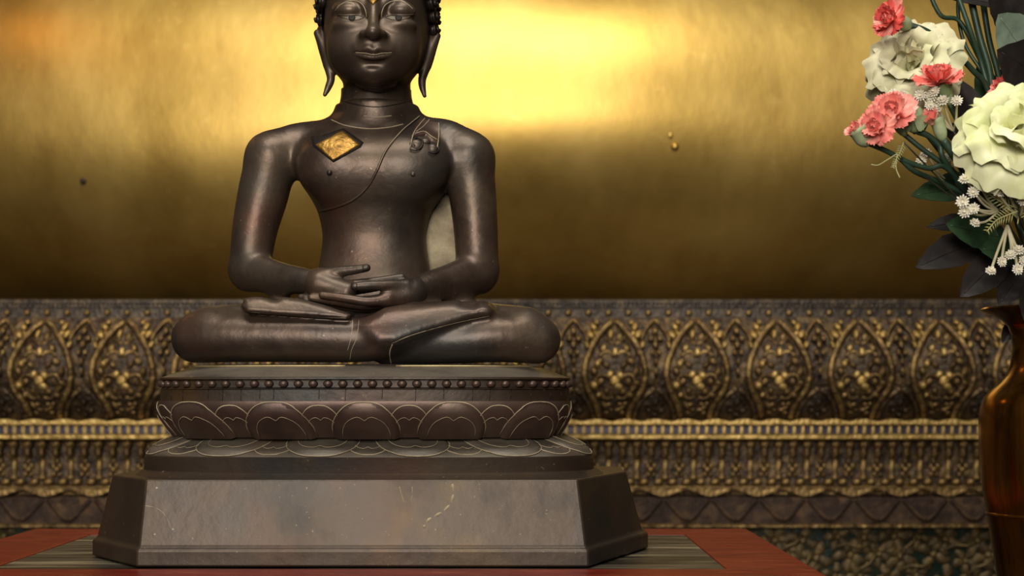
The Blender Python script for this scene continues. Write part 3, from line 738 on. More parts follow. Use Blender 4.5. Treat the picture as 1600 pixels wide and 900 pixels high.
# finger nails, hems, joints picked out by rubbing
nm = MB()
patch([(566, 415), (577, 415), (578, 421), (567, 423)], .0006, .002, 3, 4).build('thumb_nail', M['bronze'], statue)
patch([(549, 443), (558, 443), (558, 451), (549, 451)], .0006, .002, 3, 4).build('thumb_nail', M['bronze'], statue)
hm = MB()
line(hm, [(551, 500), (549, 525), (543, 548)], .0005, 8, -.0003); line(hm, [(561, 500), (557, 528), (549, 548), (546, 570)], .0005, 8, -.0003)
line(hm, [(613, 538), (609, 552), (612, 572)], .0009, 8, 0)
hm.build('hem_line', M['dust'], statue)
gh = MB()
line(gh, [(612, 537), (640, 525), (680, 513), (720, 503), (764, 494)], .0007, 8, -.0005)
line(gh, [(380, 487), (430, 491), (500, 496), (545, 497)], .0005, 8, -.0003)
gh.build('foot_edge', M['dust'], statue)
# pale web plate behind the viewer's right arm
wp = MB(); pl = [(702, 290), (717, 330), (725, 372), (728, 410), (664, 448), (655, 400), (660, 350), (680, 318)]
wp.loft([[W(x, y, YC+d) for x, y in pl] for d in (.022, .030)])
bevel(wp.build('arm_web', M['webplate'], statue, smooth=False), .001)['label'] = 'pale grey-gold plate joining arm and torso'
# ---- hair curls, crown bump, flame
hairm = MB()
for a in range(3):
    pass
curl = MB(); pts = []
for i in range(22):
    t = i/21; a = t*4.2*math.pi; r = .0072*(1-t)**.8+.0008
    pts.append((r*math.cos(a), r*math.sin(a), .0005+.0085*t))
curl.tube(pts, [.0030*(1-.35*i/21) for i in range(22)], 6); curl.ball((0, 0, .0005), (.0086, .0086, .006), 10, 6)
curl_me = curl.mesh('hair_curl', M['bronze_dark'])
sk = sorted(skull, key=lambda r: r[0]); zz = [r[0] for r in sk]
def skp(py, ang, off=0):
    cx = np.interp(py, zz, [r[1] for r in sk]); hw = np.interp(py, zz, [r[2] for r in sk])*YC/F+off; hd = np.interp(py, zz, [r[3] for r in sk])+off; cy = YC+np.interp(py, zz, [r[4] for r in sk])
    c, s_ = math.cos(ang), math.sin(ang); f = (abs(c)**2.25+abs(s_)**2.25)**(-1/2.25)
    return Vector(((cx-800)*YC/F+hw*f*c, cy+hd*f*s_, ZC+(HOR-py)*YC/F))
cap = MB(); rings = []
for py in (60, 40, 20, 0, -20, -40, -60, -75, -88, -98):
    ring = []
    for k in range(64):
        ang = 2*math.pi*k/64; fr = max(0, -math.sin(ang))
        lim = 50-120*fr**1.5
        ring.append(skp(min(py, lim) if py > lim else py, ang, .0035))
    rings.append(ring)
cap.loft(rings, cap0=False, cap1=True)
hair = cap.build('hair', M['bronze_dark'], statue)
ush = MB(); uc = W(590, -104, YC+.012)
ush.lathe([(.040, -.012), (.040, .004), (.034, .018), (.022, .028), (.010, .033)], uc, 32, cap1=True); ush.build('crown_bump', M['bronze_dark'], statue)
fm = MB(); fm.lathe([(.010, .030), (.015, .040), (.016, .052), (.011, .070), (.005, .086), (.0008, .100)], uc, 16, cap1=True); fm.build('flame_finial', M['bronze_dark'], statue)
def put_curl(p, nrm):
    q = Vector(nrm).to_track_quat('Z', 'Y'); o = obj_from(curl_me, 'hair_curl', p, hair); o.rotation_euler = q.to_euler(); return o
py = 46.0; rr_ = 0
while py > -97:
    hw = np.interp(py, zz, [r[2] for r in sk])*YC/F
    cnt = max(5, int(2*math.pi*hw/.0170))
    for k in range(cnt):
        ang = 2*math.pi*(k+.5*(rr_ % 2))/cnt; fr = max(0, -math.sin(ang))
        if py > 47-108*fr**1.3: continue
        p = skp(py, ang, .004); c = skp(py, ang+math.pi, .004); nrm = (skp(py, ang, .01)-skp(py, ang, 0)); nrm.z = .004*max(0, -py)/40
        put_curl(p, nrm)
    py -= 17*(.55 if py < -75 else 1); rr_ += 1
for rz, zo, cnt in ((.040, -.004, 14), (.039, .010, 14), (.028, .022, 9)):
    for k in range(cnt):
        a = 2*math.pi*(k+.5*(cnt % 4))/cnt; put_curl(Vector(uc)+Vector((rz*math.cos(a), rz*math.sin(a), zo)), (math.cos(a), math.sin(a), max(0, zo)*30))

# ---- lotus pedestal of the statue
YP = 1.80
def zpx(py, Y=1.75): return ZC+(HOR-py)*Y/F
def ringp(xl_px, xr_px, yf, ybk, z, n=160, ex=3.4):
    xl = (xl_px-800)*YP/F; xr = (xr_px-800)*YP/F; cx = (xl+xr)/2; hw = (xr-xl)/2; cy = (yf+ybk)/2; hd = (ybk-yf)/2
    out = []
    for k in range(n):
        a = 2*math.pi*k/n-math.pi/2; c, s_ = math.cos(a), math.sin(a)
        f = (abs(c)**ex+abs(s_)**ex)**(-1/ex); out.append(np.array((cx+hw*f*c, cy+hd*f*s_, z)))
    return out
def tier(name, rows, m, parent=statue, cap0=True, cap1=True):
    rings = [ringp(a, b, yf, yb_, zpx(py)) for a, b, yf, yb_, py in rows]
    mb = MB(); mb.loft(rings, cap0, cap1); o = mb.build(name, m, parent); sharp(o, 45); return o, rings
# plinth
def octo(fl_, fr_, yf, ol, oyl, orr, oyr, ybk, z, zl=0, zr=0):
    return [(fl_, yf, z), (fr_, yf, z), (orr, oyr, z+zr), (orr, 2.03, z+zr*.5), (fr_, ybk, z), (fl_, ybk, z), (ol, 2.03, z), (ol, oyl, z+zl)]
x_ = lambda px, Y: (px-800)*Y/F
z750 = zpx(749, 1.735); z857 = zpx(857, 1.722)
def flat_y(f0, o0, f1, ox, oz):                         # depth of the upper outer corner that keeps the chamfer flat
    n_ = np.cross(np.array(o0)-f0, np.array(f1)-f0); return f0[1]-(n_[0]*(ox-f0[0])+n_[2]*(oz-f0[2]))/n_[1]
oyl1 = flat_y((x_(217, 1.719), 1.719, z857+.002), (XS-.330, 1.838, z857+.002), (x_(228, 1.735), 1.735, z750), XS-.309, z750)
oyr1 = flat_y((x_(916, 1.719), 1.719, z857+.002), (XS+.330, 1.928, z857+.002), (x_(903, 1.735), 1.735, z750), XS+.308, z750)
pl = MB()
pl.loft([octo(x_(213, 1.714), x_(920, 1.714), 1.714, XS-.335, 1.835, XS+.337, 1.925, 2.09, .0008),
         octo(x_(213, 1.714), x_(920, 1.714), 1.714, XS-.335, 1.835, XS+.337, 1.925, 2.09, z857-.001),
         octo(x_(217, 1.719), x_(916, 1.719), 1.719, XS-.330, 1.838, XS+.330, 1.928, 2.085, z857+.002),
         octo(x_(228, 1.735), x_(903, 1.735), 1.735, XS-.309, oyl1, XS+.308, oyr1, 2.07, z750)])
plinth = pl.build('plinth', M['bronze_base'], statue, smooth=False); bevel(plinth, .0022, 2, 12)
for p_ in plinth.data.polygons: p_.use_smooth = False
# the step, sloped lotus, waist, cup and rim above it
cove, _ = tier('cove', [(192, 952, 1.742, 2.05, 750), (198, 944, 1.752, 2.045, 745), (203, 937, 1.758, 2.03, 741), (207, 933, 1.760, 2.03, 739)], M['bronze_base'])
step, _ = tier('step', [(207, 933, 1.760, 2.03, 739.5), (207, 933, 1.758, 2.03, 722), (209, 931, 1.757, 2.03, 716), (214, 926, 1.760, 2.025, 713)], M['bronze_base'])
low_rows = [(212, 930, 1.758, 2.025, 715), (216, 926, 1.763, 2.02, 709), (232, 908, 1.778, 2.01, 699), (250, 888, 1.79, 2.0, 690), (260, 874, 1.797, 1.995, 686)]
low, low_r = tier('reversed_lotus', low_rows, M['bronze_dusty_lit'])
waist, _ = tier('waist_fillet', [(256, 878, 1.793, 1.995, 687.5), (252, 882, 1.785, 2.0, 685.5), (254, 880, 1.787, 2.0, 683)], M['dustgold'])
up_rows = [(258, 875, 1.778, 1.995, 684), (247, 884, 1.765, 2.01, 668), (237, 892, 1.750, 2.02, 650), (233, 895, 1.744, 2.025, 638), (234, 894, 1.745, 2.025, 627)]
cup, up_r = tier('lotus_cup', up_rows, M['bronze_petal'])
band, band_r = tier('rim_band', [(237, 892, 1.749, 2.02, 632), (237, 893, 1.749, 2.02, 607)], M['bronze_base'])
rimr = [(238, 893, 1.745, 2.022, 607.5), (240, 891, 1.750, 2.02, 605), (240, 891, 1.750, 2.02, 594), (237, 894, 1.744, 2.024, 592.5), (237, 894, 1.744, 2.024, 589.5), (242, 889, 1.750, 2.02, 588)]
rim, rim_r = tier('bead_rim', rimr, M['bronze_base'])
seat, seat_r = tier('seat_top', [(239, 892, 1.746, 2.02, 589.2), (254, 876, 1.754, 2.015, 583), (270, 862, 1.762, 2.01, 577), (286, 846, 1.770, 2.0, 571.5), (305, 826, 1.788, 1.99, 568)], M['bronze_dusty_lit'])
for a_, b_ in ((290, 545), (618, 850)):                  # brass rubbed bright along the foot of the legs
    pth = [p+np.array((0, -.0002, .0002)) for p in seat_r[3][-40:]+seat_r[3][:41] if a_ <= 800+p[0]*F/p[1] <= b_]
    MB().tube(pth, .0010, 6).build('rubbed_edge', M['dustgold'], seat)
def param(rings):
    A = np.array(rings); mid = A[len(A)//2]; L = np.concatenate([[0], np.cumsum(np.linalg.norm(np.diff(np.vstack([mid, mid[:1]]), axis=0), axis=1))])
    T = L[-1]; n = len(mid); cz = A
    tz = np.concatenate([[0], np.cumsum(np.linalg.norm(np.diff(A[:, 0], axis=0), axis=1))]); tz /= tz[-1]
    ext = np.concatenate([A, A[:, :1]], 1)
    def S(s, t):
        s = s % T; f = np.interp(s, L, np.arange(n+1)); i = min(int(f), n-1); fr = f-i
        col = ext[:, i]*(1-fr)+ext[:, i+1]*fr
        return np.array([np.interp(t, tz, col[:, c]) for c in range(3)])
    def Nn(s, t):
        a = S(s+.002, t)-S(s-.002, t); b = S(s, min(t+.03, 1))-S(s, max(t-.03, 0)); n_ = np.cross(a, b); n_ /= np.linalg.norm(n_)+1e-9
        return n_
    return S, Nn, T
def surf_tube(mb, S, Nn, st, r, lift, mi=0, n=5):
    mb.tube([S(s, t)+Nn(s, t)*lift for s, t in st], r, n, mi)
def petals(parent, rings, cnt, s0, up, mbase, hb, hs):
    S, Nn, T = param(rings); per = T/cnt
    def shape(u, big):                                  # u -1..1 -> height profile 0..1
        return max(0, 1-abs(u)**2.6)**.5
    for k in range(cnt):
        for big in (False, True):
            sc0 = s0+per*(k+(0 if big else .5)); hw = (hb if big else hs)*per; top = 1.0 if big else .93
            th = .0042 if big else .0014
            mb = MB(); G = []
            nu, nv = 17, 7
            for i in range(nu):
                u = -1+2*i/(nu-1); u = math.copysign(abs(u)**.8, u); hh = shape(u, big)*top; row = []
                for j in range(nv):
                    v = j/(nv-1)*hh; e = min(1, (1-abs(u))*5)*min(1, (1-j/(nv-1))*4+.02); 
                    s = sc0+u*hw; t = v if up else 1-v
                    row.append(S(s, t)+Nn(s, t)*(th*e**.6-.0006))
                G.append(row)
            mb.grid(G, 0, flip=up)
            ol = [(sc0+u*hw, (shape(u, big)*top*.985) if up else 1-shape(u, big)*top*.985) for u in [math.copysign(abs(q)**.6, q) for q in np.linspace(-.999, .999, 25)]]
            surf_tube(mb, S, Nn, ol, .0007, th*.25, 1)
            il = []
            for q in np.linspace(-.999, .999, 33):       # bracket-shaped line inside
                u = math.copysign(abs(q)**.6, q); dip = .10*math.exp(-(u/.14)**2)
                y = (max(0, 1-abs(u)**3)**.5*.70-dip)*top
                il.append((sc0+u*hw*.70, y if up else 1-y))
            surf_tube(mb, S, Nn, il, .00042, th*.99, 1)
            mb.build('lotus_petal', [mbase, M['dust']], parent)
Su, Nu, Tu = param(up_r)
petals(cup, up_r, int(round(Tu/.1045)), .0085, True, M['bronze_petal'], .41, .27)
Sl, Nl, Tl = param(low_r)
petals(low, low_r, int(round(Tl/.1035)), -.048, False, M['bronze_dusty_lit'], .42, .25)
Sr, Nr, Tr = param(rim_r[1:3])
bm_ = MB().ball((0, 0, 0), (.0056, .005, .0045), 12, 8).mesh('bead', M['bronze_petal'])
nb = int(Tr/.0168)
for k in range(nb):
    p = Sr(Tr*k/nb, .5); nn = Nr(Tr*k/nb, .5)
    obj_from(bm_, 'bead', p+nn*.001, rim, rot=(0, 0, math.atan2(nn[0], -nn[1])))
Sb, Nb_, Tb = param(band_r)
sl_ = MB()
for s in (-.245, -.225, -.19, -.172, -.15, -.128, -.112, -.06, -.03, .012, .05, .082, .115, .135, .16, .185, .214, .235, .25):
    surf_tube(sl_, Sb, Nb_, [(s+.0165, .25+.1*math.sin(s*90)), (s+.0165+.0004, .95)], .00045, 0, 0, 4)
sl_.build('scratch_line', M['bronze_dark'], band, kind='stuff')
# scratches on the plinth front
bvp = BVHTree.FromPolygons([v.co+plinth.matrix_basis.translation+Vector((XS, YC, 0)) for v in plinth.data.vertices], [tuple(p.vertices) for p in plinth.data.polygons])
def pline(pts, r, m, name, n=6, lift=0.0002):
    mb = MB(); q = []
    for x, y in spline(pts, n):
        h, nn = cast(bvp, x, y)
        if h is not None: q.append(h+nn*lift)
    k = len(q); mb.tube(q, [r*(.72+.28*math.sin(i*1.1)) for i in range(k)], 5); return mb.build(name, m, plinth)
pline([(707, 756), (708, 775), (700, 792), (686, 803), (670, 812), (662, 824)], .0026, M['dust'], 'scratch', 6, -.0012)
pline([(624, 760), (628, 775), (632, 786)], .0006, M['dust'], 'scratch', 5, -.0002)
pline([(644, 760), (644, 774), (641, 786)], .0005, M['dust'], 'scratch', 5, -.0002)
pline([(224, 790), (245, 794), (260, 808), (268, 828)], .0005, M['dust'], 'scratch', 5, -.0002)

# ------------------------------------------------------------------ vase and its stand
YV = 1.75; AX = 1648; vx = (AX-800)*YV/F
zb = zpx(1045, YV)
def vr(px): return (AX-px)*YV/F
vp = [(1560, 1045), (1556, 1040), (1561, 1028), (1578, 1000), (1574, 960), (1566, 920), (1560, 895), (1553, 850), (1546, 805), (1545, 800), (1540, 770), (1536, 730), (1534, 690), (1533.5, 655), (1536, 636), (1542, 620), (1552, 609), (1565, 598), (1575, 586), (1581, 570), (1584, 545), (1583, 525), (1578, 510), (1568, 499), (1553, 491), (1540, 486), (1536, 483), (1538, 480.5), (1550, 484), (1570, 494), (1588, 510), (1590, 540)]
vase = empty('flower_vase', (vx, YV, zb), 'polished brass vase with flared rim holding the flowers at right edge', 'vase')
vb = MB(); vb.lathe([(vr(a), zpx(b, YV)-zb) for a, b in vp], (vx, YV, zb), 72)
bodyv = vb.build('vase_body', M['brass'], vase); sharp(bodyv, 50)
rgm = MB(); rgm.lathe([(vr(1545.5)-.001, -.003), (vr(1545.5)+.0012, -.0015), (vr(1545.5)+.0012, .0015), (vr(1545.5)-.001, .003)], (vx, YV, zpx(803, YV)), 72, cap0=False)
rgm.build('seam_ring', M['brass'], vase)
stn = empty('vase_stand', (vx, YV, ZF), 'red lacquered square stand carrying the brass vase', 'stand')
bevel(MB().box(vx-.13, vx+.13, YV-.13, YV+.13, zb-.03, zb-.0005).build('stand_top', M['red'], stn, smooth=False), .003)
for sx in (-1, 1):
    for sy in (-1, 1):
        bevel(MB().box(vx+sx*.1-.018, vx+sx*.1+.018, YV+sy*.1-.018, YV+sy*.1+.018, ZF, zb-.0305).build('leg', M['red'], stn, smooth=False), .003)

# ------------------------------------------------------------------ flowers
MOUTH = (1640, 505, 1.75)
def p3(t): return Vector(W(t[0], t[1], t[2]))
def frame(n, up=(0, 0, 1)):
    n = Vector(n).normalized(); u = Vector(up); u = (u-n*u.dot(n))
    if u.length < 1e-3: u = n.orthogonal()
    u.normalize(); return Matrix((u.cross(n), u, n)).transposed()     # columns: right, up, normal
def petal_mesh(L, wd, cup, ruffle, serr, seed, curl=.0, nu=9, nv=8, lobe=0):
    r = random.Random(seed); ph = [r.uniform(0, 6) for _ in range(4)]
    G = []
    for j in range(nv):
        t = j/(nv-1); row = []
        for i in range(nu):
            u = -1+2*i/(nu-1)
            wv_ = wd*(.18+.82*math.sin(math.pi*.5*min(1, t*1.25))**.9)
            rad = t*(1-.16*u*u*t)
            rad += lobe*t**3*math.sin(6*u+ph[2])+lobe*.6*t**4*math.sin(11*u+ph[3])
            if j == nv-1: rad += serr*(1 if i % 2 else -1)
            x = u*wv_; y = L*rad
            z = cup*L*t*t + .25*cup*wd*u*u*t + ruffle*wd*t*t*(math.sin(5*u+ph[0])+.6*math.sin(9*u+ph[1])) - curl*L*max(0, t-.65)**2*6
            row.append((x, y, z))
        G.append(row)
    mb = MB(); mb.grid(G); return mb
def bloom(parent, c, n, R_, kind, cols, seed, core_col=None):
    """flower head: small core plus separate petals in rings; n is the direction it faces"""
    rd = random.Random(seed); fr = frame(n)
    core = MB(); core.ball((0, 0, 0), (R_*.22, R_*.22, R_*.26), 10, 7)
    b = core.build('bloom', core_col or cols[0]); b.location = c; par(b, parent)
    if kind == 'carnation': layers = ((11, 1.0, 8), (9, .86, 36), (8, .68, 60), (5, .5, 80)); ruf, ser, asp, cu = .16, .05, .42, .12
    elif kind == 'rose': layers = ((7, 1.0, 4), (7, .95, 24), (6, .82, 44), (5, .62, 62), (4, .44, 78)); ruf, ser, asp, cu = .075, .0, .58, .18
    else: layers = ((6, 1, 62), (5, .9, 78)); ruf, ser, asp, cu = .12, .05, .40, -.06
    for li, (cnt, sz, el) in enumerate(layers):
        for k in range(cnt):
            az = 2*math.pi*(k+rd.uniform(-.2, .2)+.5*li)/cnt; e = math.radians(el+rd.uniform(-9, 9)); L = R_*sz*rd.uniform(.88, 1.1)
            pm_ = petal_mesh(L, L*asp, cu+.1*li, ruf, ser, rd.random(), curl=.5 if kind == 'rose' and li < 3 else 0, nu=17 if kind == 'rose' else 11, nv=12 if kind == 'rose' else 8, lobe=.05 if kind == 'rose' else 0)
            out = fr @ Vector((math.cos(az), math.sin(az), 0)); nn = fr @ Vector((0, 0, 1))
            d = out*math.cos(e)+nn*math.sin(e); pn = nn*math.cos(e)-out*math.sin(e); s_ = d.cross(pn)
            base = out*R_*.05*(3-li)+nn*R_*.03*li
            pm_.v = [tuple(base+s_*x+d*y+pn*z) for x, y, z in pm_.v]
            o = pm_.build('petal', cols[(li+k) % len(cols)]); o.location = c; o.parent = b; o.location = (0, 0, 0)
    return b
def calyx(parent, a, b, r, m='calyx'):
    a, b = Vector(a), Vector(b); mb = MB(); pts = [a+(b-a)*t for t in np.linspace(0, 1, 7)]
    mb.tube(pts, [r*q for q in (.35, .75, .95, 1, 1, 1.05, 1.15)], 12)
    return mb.build('calyx', M[m], parent)
def stem(parent, pts, r, m='stem', name='stem'):
    q = spline([p3(p) for p in pts], 7); mb = MB(); k = len(q)
    mb.tube(q, r, 8); 
    # swollen joint half way
    return mb.build(name, M[m], parent)
def spray(name, label, cat, root=MOUTH, group=None):
    return empty(name, p3(root), label, cat, group)
S_ = 1.70/F
def car(parent, px, py, Y, Rpx, n, cols, seed, cal, kind='carnation'):
    c = p3((px, py, Y)); b = bloom(parent, c, n, Rpx*Y/F, kind, [M[q] for q in cols], seed)
    if cal: calyx(parent, p3(cal), c+(p3(cal)-c)*.12, cal[3]*Y/F if len(cal) > 3 else .006)
    return b
# coral carnation at top left of the bunch
t = spray('carnation', 'coral carnation highest at left of the bunch, above the cream rose', 'flower')
car(t, 1393, 31, 1.70, 27, (-.75, -.62, .12), ('coral', 'coral', 'pink'), 3, (1424, 40, 1.71, 12))
stem(t, [(1422, 39, 1.71), (1450, 50, 1.71), (1485, 75, 1.72), (1520, 110, 1.73), (1545, 145, 1.74), (1570, 260, 1.75), (1610, 400, 1.75), (1632, 505, 1.75)], .0034)
stem(t, [(1545, 140, 1.74), (1532, 95, 1.74), (1515, 45, 1.73), (1490, -25, 1.73)], .003, name='side_shoot')
stem(t, [(1532, 95, 1.74), (1500, 34, 1.745), (1470, 24, 1.74), (1448, -20, 1.74)], .0026, name='side_shoot')
stem(t, [(1552, 165, 1.745), (1546, 110, 1.745), (1530, 55, 1.745), (1512, -25, 1.745)], .0042, name='side_shoot')
stem(t, [(1566, 215, 1.75), (1562, 130, 1.752), (1545, 60, 1.755), (1532, -25, 1.755)], .0036, name='side_shoot')
stem(t, [(1540, 120, 1.742), (1508, 70, 1.75), (1497, 20, 1.755), (1500, -25, 1.755)], .0022, name='side_shoot')
# coral carnation in front of the cream rose
t = spray('carnation', 'coral carnation facing up, in front of the cream rose', 'flower')
car(t, 1466, 128, 1.665, 34, (-.12, -.45, .88), ('coral', 'pink', 'coral'), 5, (1482, 152, 1.67, 11))
calyx(t, p3((1484, 166, 1.672)), p3((1479, 132, 1.668)), .0052)
stem(t, [(1484, 164, 1.672), (1500, 200, 1.68), (1525, 290, 1.71), (1585, 420, 1.74), (1628, 505, 1.755)], .0030)
# big salmon carnation with two buds on forked stems
t = spray('carnation', 'largest salmon-pink carnation with a bud beside it, lower left of the bunch', 'flower')
car(t, 1393, 178, 1.655, 34, (-.25, -.86, .42), ('pink',), 8, (1415, 212, 1.675, 9))
car(t, 1371, 199, 1.645, 29, (-.55, -.8, .10), ('pink',), 9, None)
car(t, 1341, 207, 1.65, 19, (-.8, -.3, .5), ('pink', 'pink'), 10, None, 'bud')
calyx(t, p3((1356, 228, 1.655)), p3((1338, 200, 1.65)), .0095)
stem(t, [(1352, 222, 1.655), (1385, 236, 1.66), (1420, 254, 1.665), (1452, 263, 1.67), (1478, 262, 1.675), (1520, 310, 1.70), (1585, 430, 1.74), (1630, 505, 1.75)], .0029)
stem(t, [(1413, 210, 1.675), (1440, 232, 1.675), (1475, 258, 1.678), (1500, 285, 1.69)], .0028, name='side_shoot')
stem(t, [(1405, 246, 1.664), (1430, 268, 1.67), (1470, 285, 1.69), (1510, 305, 1.70)], .0030, name='side_shoot')
# half open pink bud
t = spray('carnation', 'half-open pink carnation bud with tall green calyx below the coral carnation', 'flower')
car(t, 1456, 191, 1.66, 22, (-.55, -.6, .58), ('pink', 'pink'), 12, None, 'bud')
calyx(t, p3((1474, 221, 1.665)), p3((1463, 184, 1.662)), .0072)
stem(t, [(1474, 219, 1.665), (1492, 245, 1.67), (1512, 275, 1.69), (1560, 360, 1.72), (1625, 505, 1.745)], .0048)
# green bud
t = spray('rose_bud', 'closed pale green bud right of the big pink carnation', 'bud')
mb = MB(); c = p3((1429, 186, 1.665)); mb.ball(c, (.0115, .0115, .0155), 14, 10); mb.build('bud', M['calyx'], t)
for k in range(5):
    a = 2*math.pi*k/5; q = petal_mesh(.022, .009, -.05, .02, 0, k)
    d = Vector((.25*math.cos(a), .25*math.sin(a), 1)).normalized(); pn = Vector((-math.cos(a), -math.sin(a), .25)).normalized(); s2 = d.cross(pn)
    q.v = [tuple(c+Vector((math.cos(a)*.0105, math.sin(a)*.0105, -.015))+s2*x+d*y*.8+pn*z) for x, y, z in q.v]; q.build('sepal', M['calyx'], t)
stem(t, [(1434, 206, 1.665), (1450, 212, 1.667), (1468, 228, 1.67), (1475, 250, 1.672), (1515, 310, 1.70), (1590, 430, 1.735), (1622, 505, 1.75)], .0034)
# coral carnation behind the lime rose
t = spray('carnation', 'coral carnation peeping over the large lime-white rose', 'flower')
car(t, 1580, 147, 1.72, 34, (-.35, -.5, .8), ('coral', 'pink'), 15, None)
stem(t, [(1582, 150, 1.72), (1600, 250, 1.735), (1630, 400, 1.75), (1636, 505, 1.76)], .003)
# cream rose and lime rose
t = spray('white_rose', 'cream-white open rose behind the coral carnation, left in the bunch', 'flower')
b = bloom(t, p3((1428, 104, 1.73)), (-.42, -.75, .28), 66*1.73/F, 'rose', [M['cream']], 21, M['lime'])
stem(t, [(1440, 112, 1.745), (1490, 160, 1.76), (1550, 260, 1.765), (1612, 400, 1.76), (1634, 505, 1.745)], .0042)
t = spray('white_rose', 'large lime-white open rose at the right edge, lower in the bunch', 'flower')
b = bloom(t, p3((1592, 218, 1.64)), (-.10, -.9, .38), 80*1.64/F, 'rose', [M['lime']], 26, M['lime'])
stem(t, [(1592, 240, 1.665), (1615, 330, 1.70), (1635, 430, 1.73), (1642, 505, 1.74)], .0045)
# white florets
flo = MB()
for ring_, (cnt_, el_, L0) in enumerate(((13, .12, .0070), (11, .65, .0066), (7, 1.15, .0058))):
    for k in range(cnt_):
        a = 2*math.pi*(k+.5*ring_)/cnt_; L = L0*(1 if k % 2 else .88)
        d = Vector((math.cos(a)*math.cos(el_), math.sin(a)*math.cos(el_), math.sin(el_))); s2 = Vector((-math.sin(a), math.cos(a), 0))
        flo.add([d*.001-s2*.0004, d*.001+s2*.0004, d*L*.8+s2*.0009, d*L, d*L*.8-s2*.0009], [(0, 1, 2, 3, 4)])
flo.ball((0, 0, 0), (.0022, .0022, .002), 8, 5)
flo_me = flo.mesh('floret', M['white'])
def sprig(label, items, node, r=.0013, sz=1.0, face=(-.15, -.9, .4)):
    t = spray('white_sprig', label, 'flower', group='sprigs of small white florets')
    for (px, py, Y) in items:
        rd = random.Random(px*31+py); nn = Vector(face)+Vector((rd.uniform(-.5, .5), rd.uniform(-.2, .3), rd.uniform(-.5, .5)))
        o = obj_from(flo_me, 'floret', p3((px, py, Y)), t, rot=nn.to_track_quat('Z', 'Y').to_euler(), scale=(sz*rd.uniform(.9, 1.15),)*3)
        mx = ((px+node[0])/2+rd.uniform(-4, 4), (py+node[1])/2+6, (Y+node[2])/2+.004)
        stem(t, [(px, py, Y+.002), mx, node], r, 'palestem', 'stalk')
    stem(t, [node, ((node[0]+1640)/2+8, (node[1]+505)/2-10, 1.73), (1638, 505, 1.75)], r*1.3, 'stemdark', 'stem')
sprig('white floret sprig clustered just below the coral carnation', [(1438, 149, 1.66), (1460, 143, 1.655), (1452, 165, 1.655), (1473, 158, 1.655), (1495, 158, 1.65), (1463, 170, 1.66), (1455, 150, 1.66)], (1490, 205, 1.68))
sprig('white florets peeping out above the big pink carnation', [(1396, 147, 1.69), (1408, 150, 1.69)], (1450, 215, 1.70))
sprig('pair of dim white florets low between the green stems', [(1440, 250, 1.69), (1482, 246, 1.70), (1447, 240, 1.70)], (1500, 300, 1.72))
sprig('white floret sprig under the large lime-white rose', [(1508, 281, 1.645), (1528, 283, 1.65), (1504, 315, 1.64), (1508, 331, 1.645), (1522, 326, 1.64), (1523, 349, 1.645), (1521, 300, 1.645)], (1560, 330, 1.67), sz=1.05)
sprig('white florets against the fern tips at the right edge', [(1567, 281, 1.63), (1560, 302, 1.635), (1598, 313, 1.63)], (1592, 340, 1.66), sz=1.05)
sprig('lowest white floret sprig hanging above the vase rim', [(1548, 424, 1.65), (1565, 409, 1.645), (1579, 399, 1.65), (1592, 392, 1.65), (1590, 421, 1.645), (1600, 408, 1.65)], (1574, 352, 1.67), r=.0016, sz=1.05)
# ferns
def fern(label, pts, Lpx, n, Y, m='fern'):
    t = spray('fern_frond', label, 'fern', group='pale fern fronds'); q = spline([p3((a, b, Y)) for a, b in pts], 8)
    MB().tube(q, .0008, 5).build('stalk', M[m], t); k = len(q)
    for i in range(3, k-1, 2):
        a = Vector(q[i]); d = (Vector(q[i+1])-Vector(q[i-1])).normalized(); f = 1-.6*i/k
        for s2 in (1, -1):
            sd = Vector((0, 1, 0)).cross(d)*s2; tip = a+(sd*.85+d*.6+Vector((0, -.15, 0)))*Lpx*f*Y/F; pr = (tip-a).cross(Vector((0, 1, 0))).normalized()*.0008
            mid = a+(tip-a)*.5; th = Vector((0, .0006, 0))
            mb = MB(); mb.loft([[a-th*.5, a+pr*.5, a+th*.5, a-pr*.5], [mid-th, mid+pr, mid+th, mid-pr], [tip, tip+pr*.1, tip+th*.1, tip-pr*.1]])
            mb.build('leaflet', M[m], t)
    stem(t, [(pts[0][0], pts[0][1], Y), ((pts[0][0]+1640)/2, (pts[0][1]+505)/2-20, (Y+1.75)/2), (1645, 505, 1.75)], .0010, 'stemdark')
fern('pale fern frond pointing left beneath the lime-white rose', [(1590, 325), (1570, 318), (1550, 306), (1538, 292)], 17, 9, 1.648)
fern('pale fern frond drooping left below the white florets', [(1590, 330), (1572, 337), (1556, 345), (1542, 362)], 18, 9, 1.642)
fern('pale fern frond rising at the right edge', [(1590, 350), (1593, 330), (1598, 312), (1612, 290)], 18, 9, 1.655)
fern('small yellowish fern frond drooping under the big pink carnation', [(1412, 222), (1407, 236), (1400, 250), (1395, 262)], 10, 8, 1.655)
tw = spray('dried_tendril', 'thin curled pale tendril below the leftmost pink bud', 'tendril')
stem(tw, [(1402, 240, 1.655), (1400, 262, 1.655), (1406, 278, 1.655)], .0008, 'fern', 'tendril')
stem(tw, [(1402, 240, 1.655), (1386, 250, 1.655), (1372, 258, 1.655), (1361, 257, 1.655)], .0008, 'fern', 'tendril')
stem(tw, [(1402, 240, 1.655), (1425, 262, 1.668), (1520, 340, 1.70), (1640, 505, 1.75)], .0009, 'stemdark', 'stem')
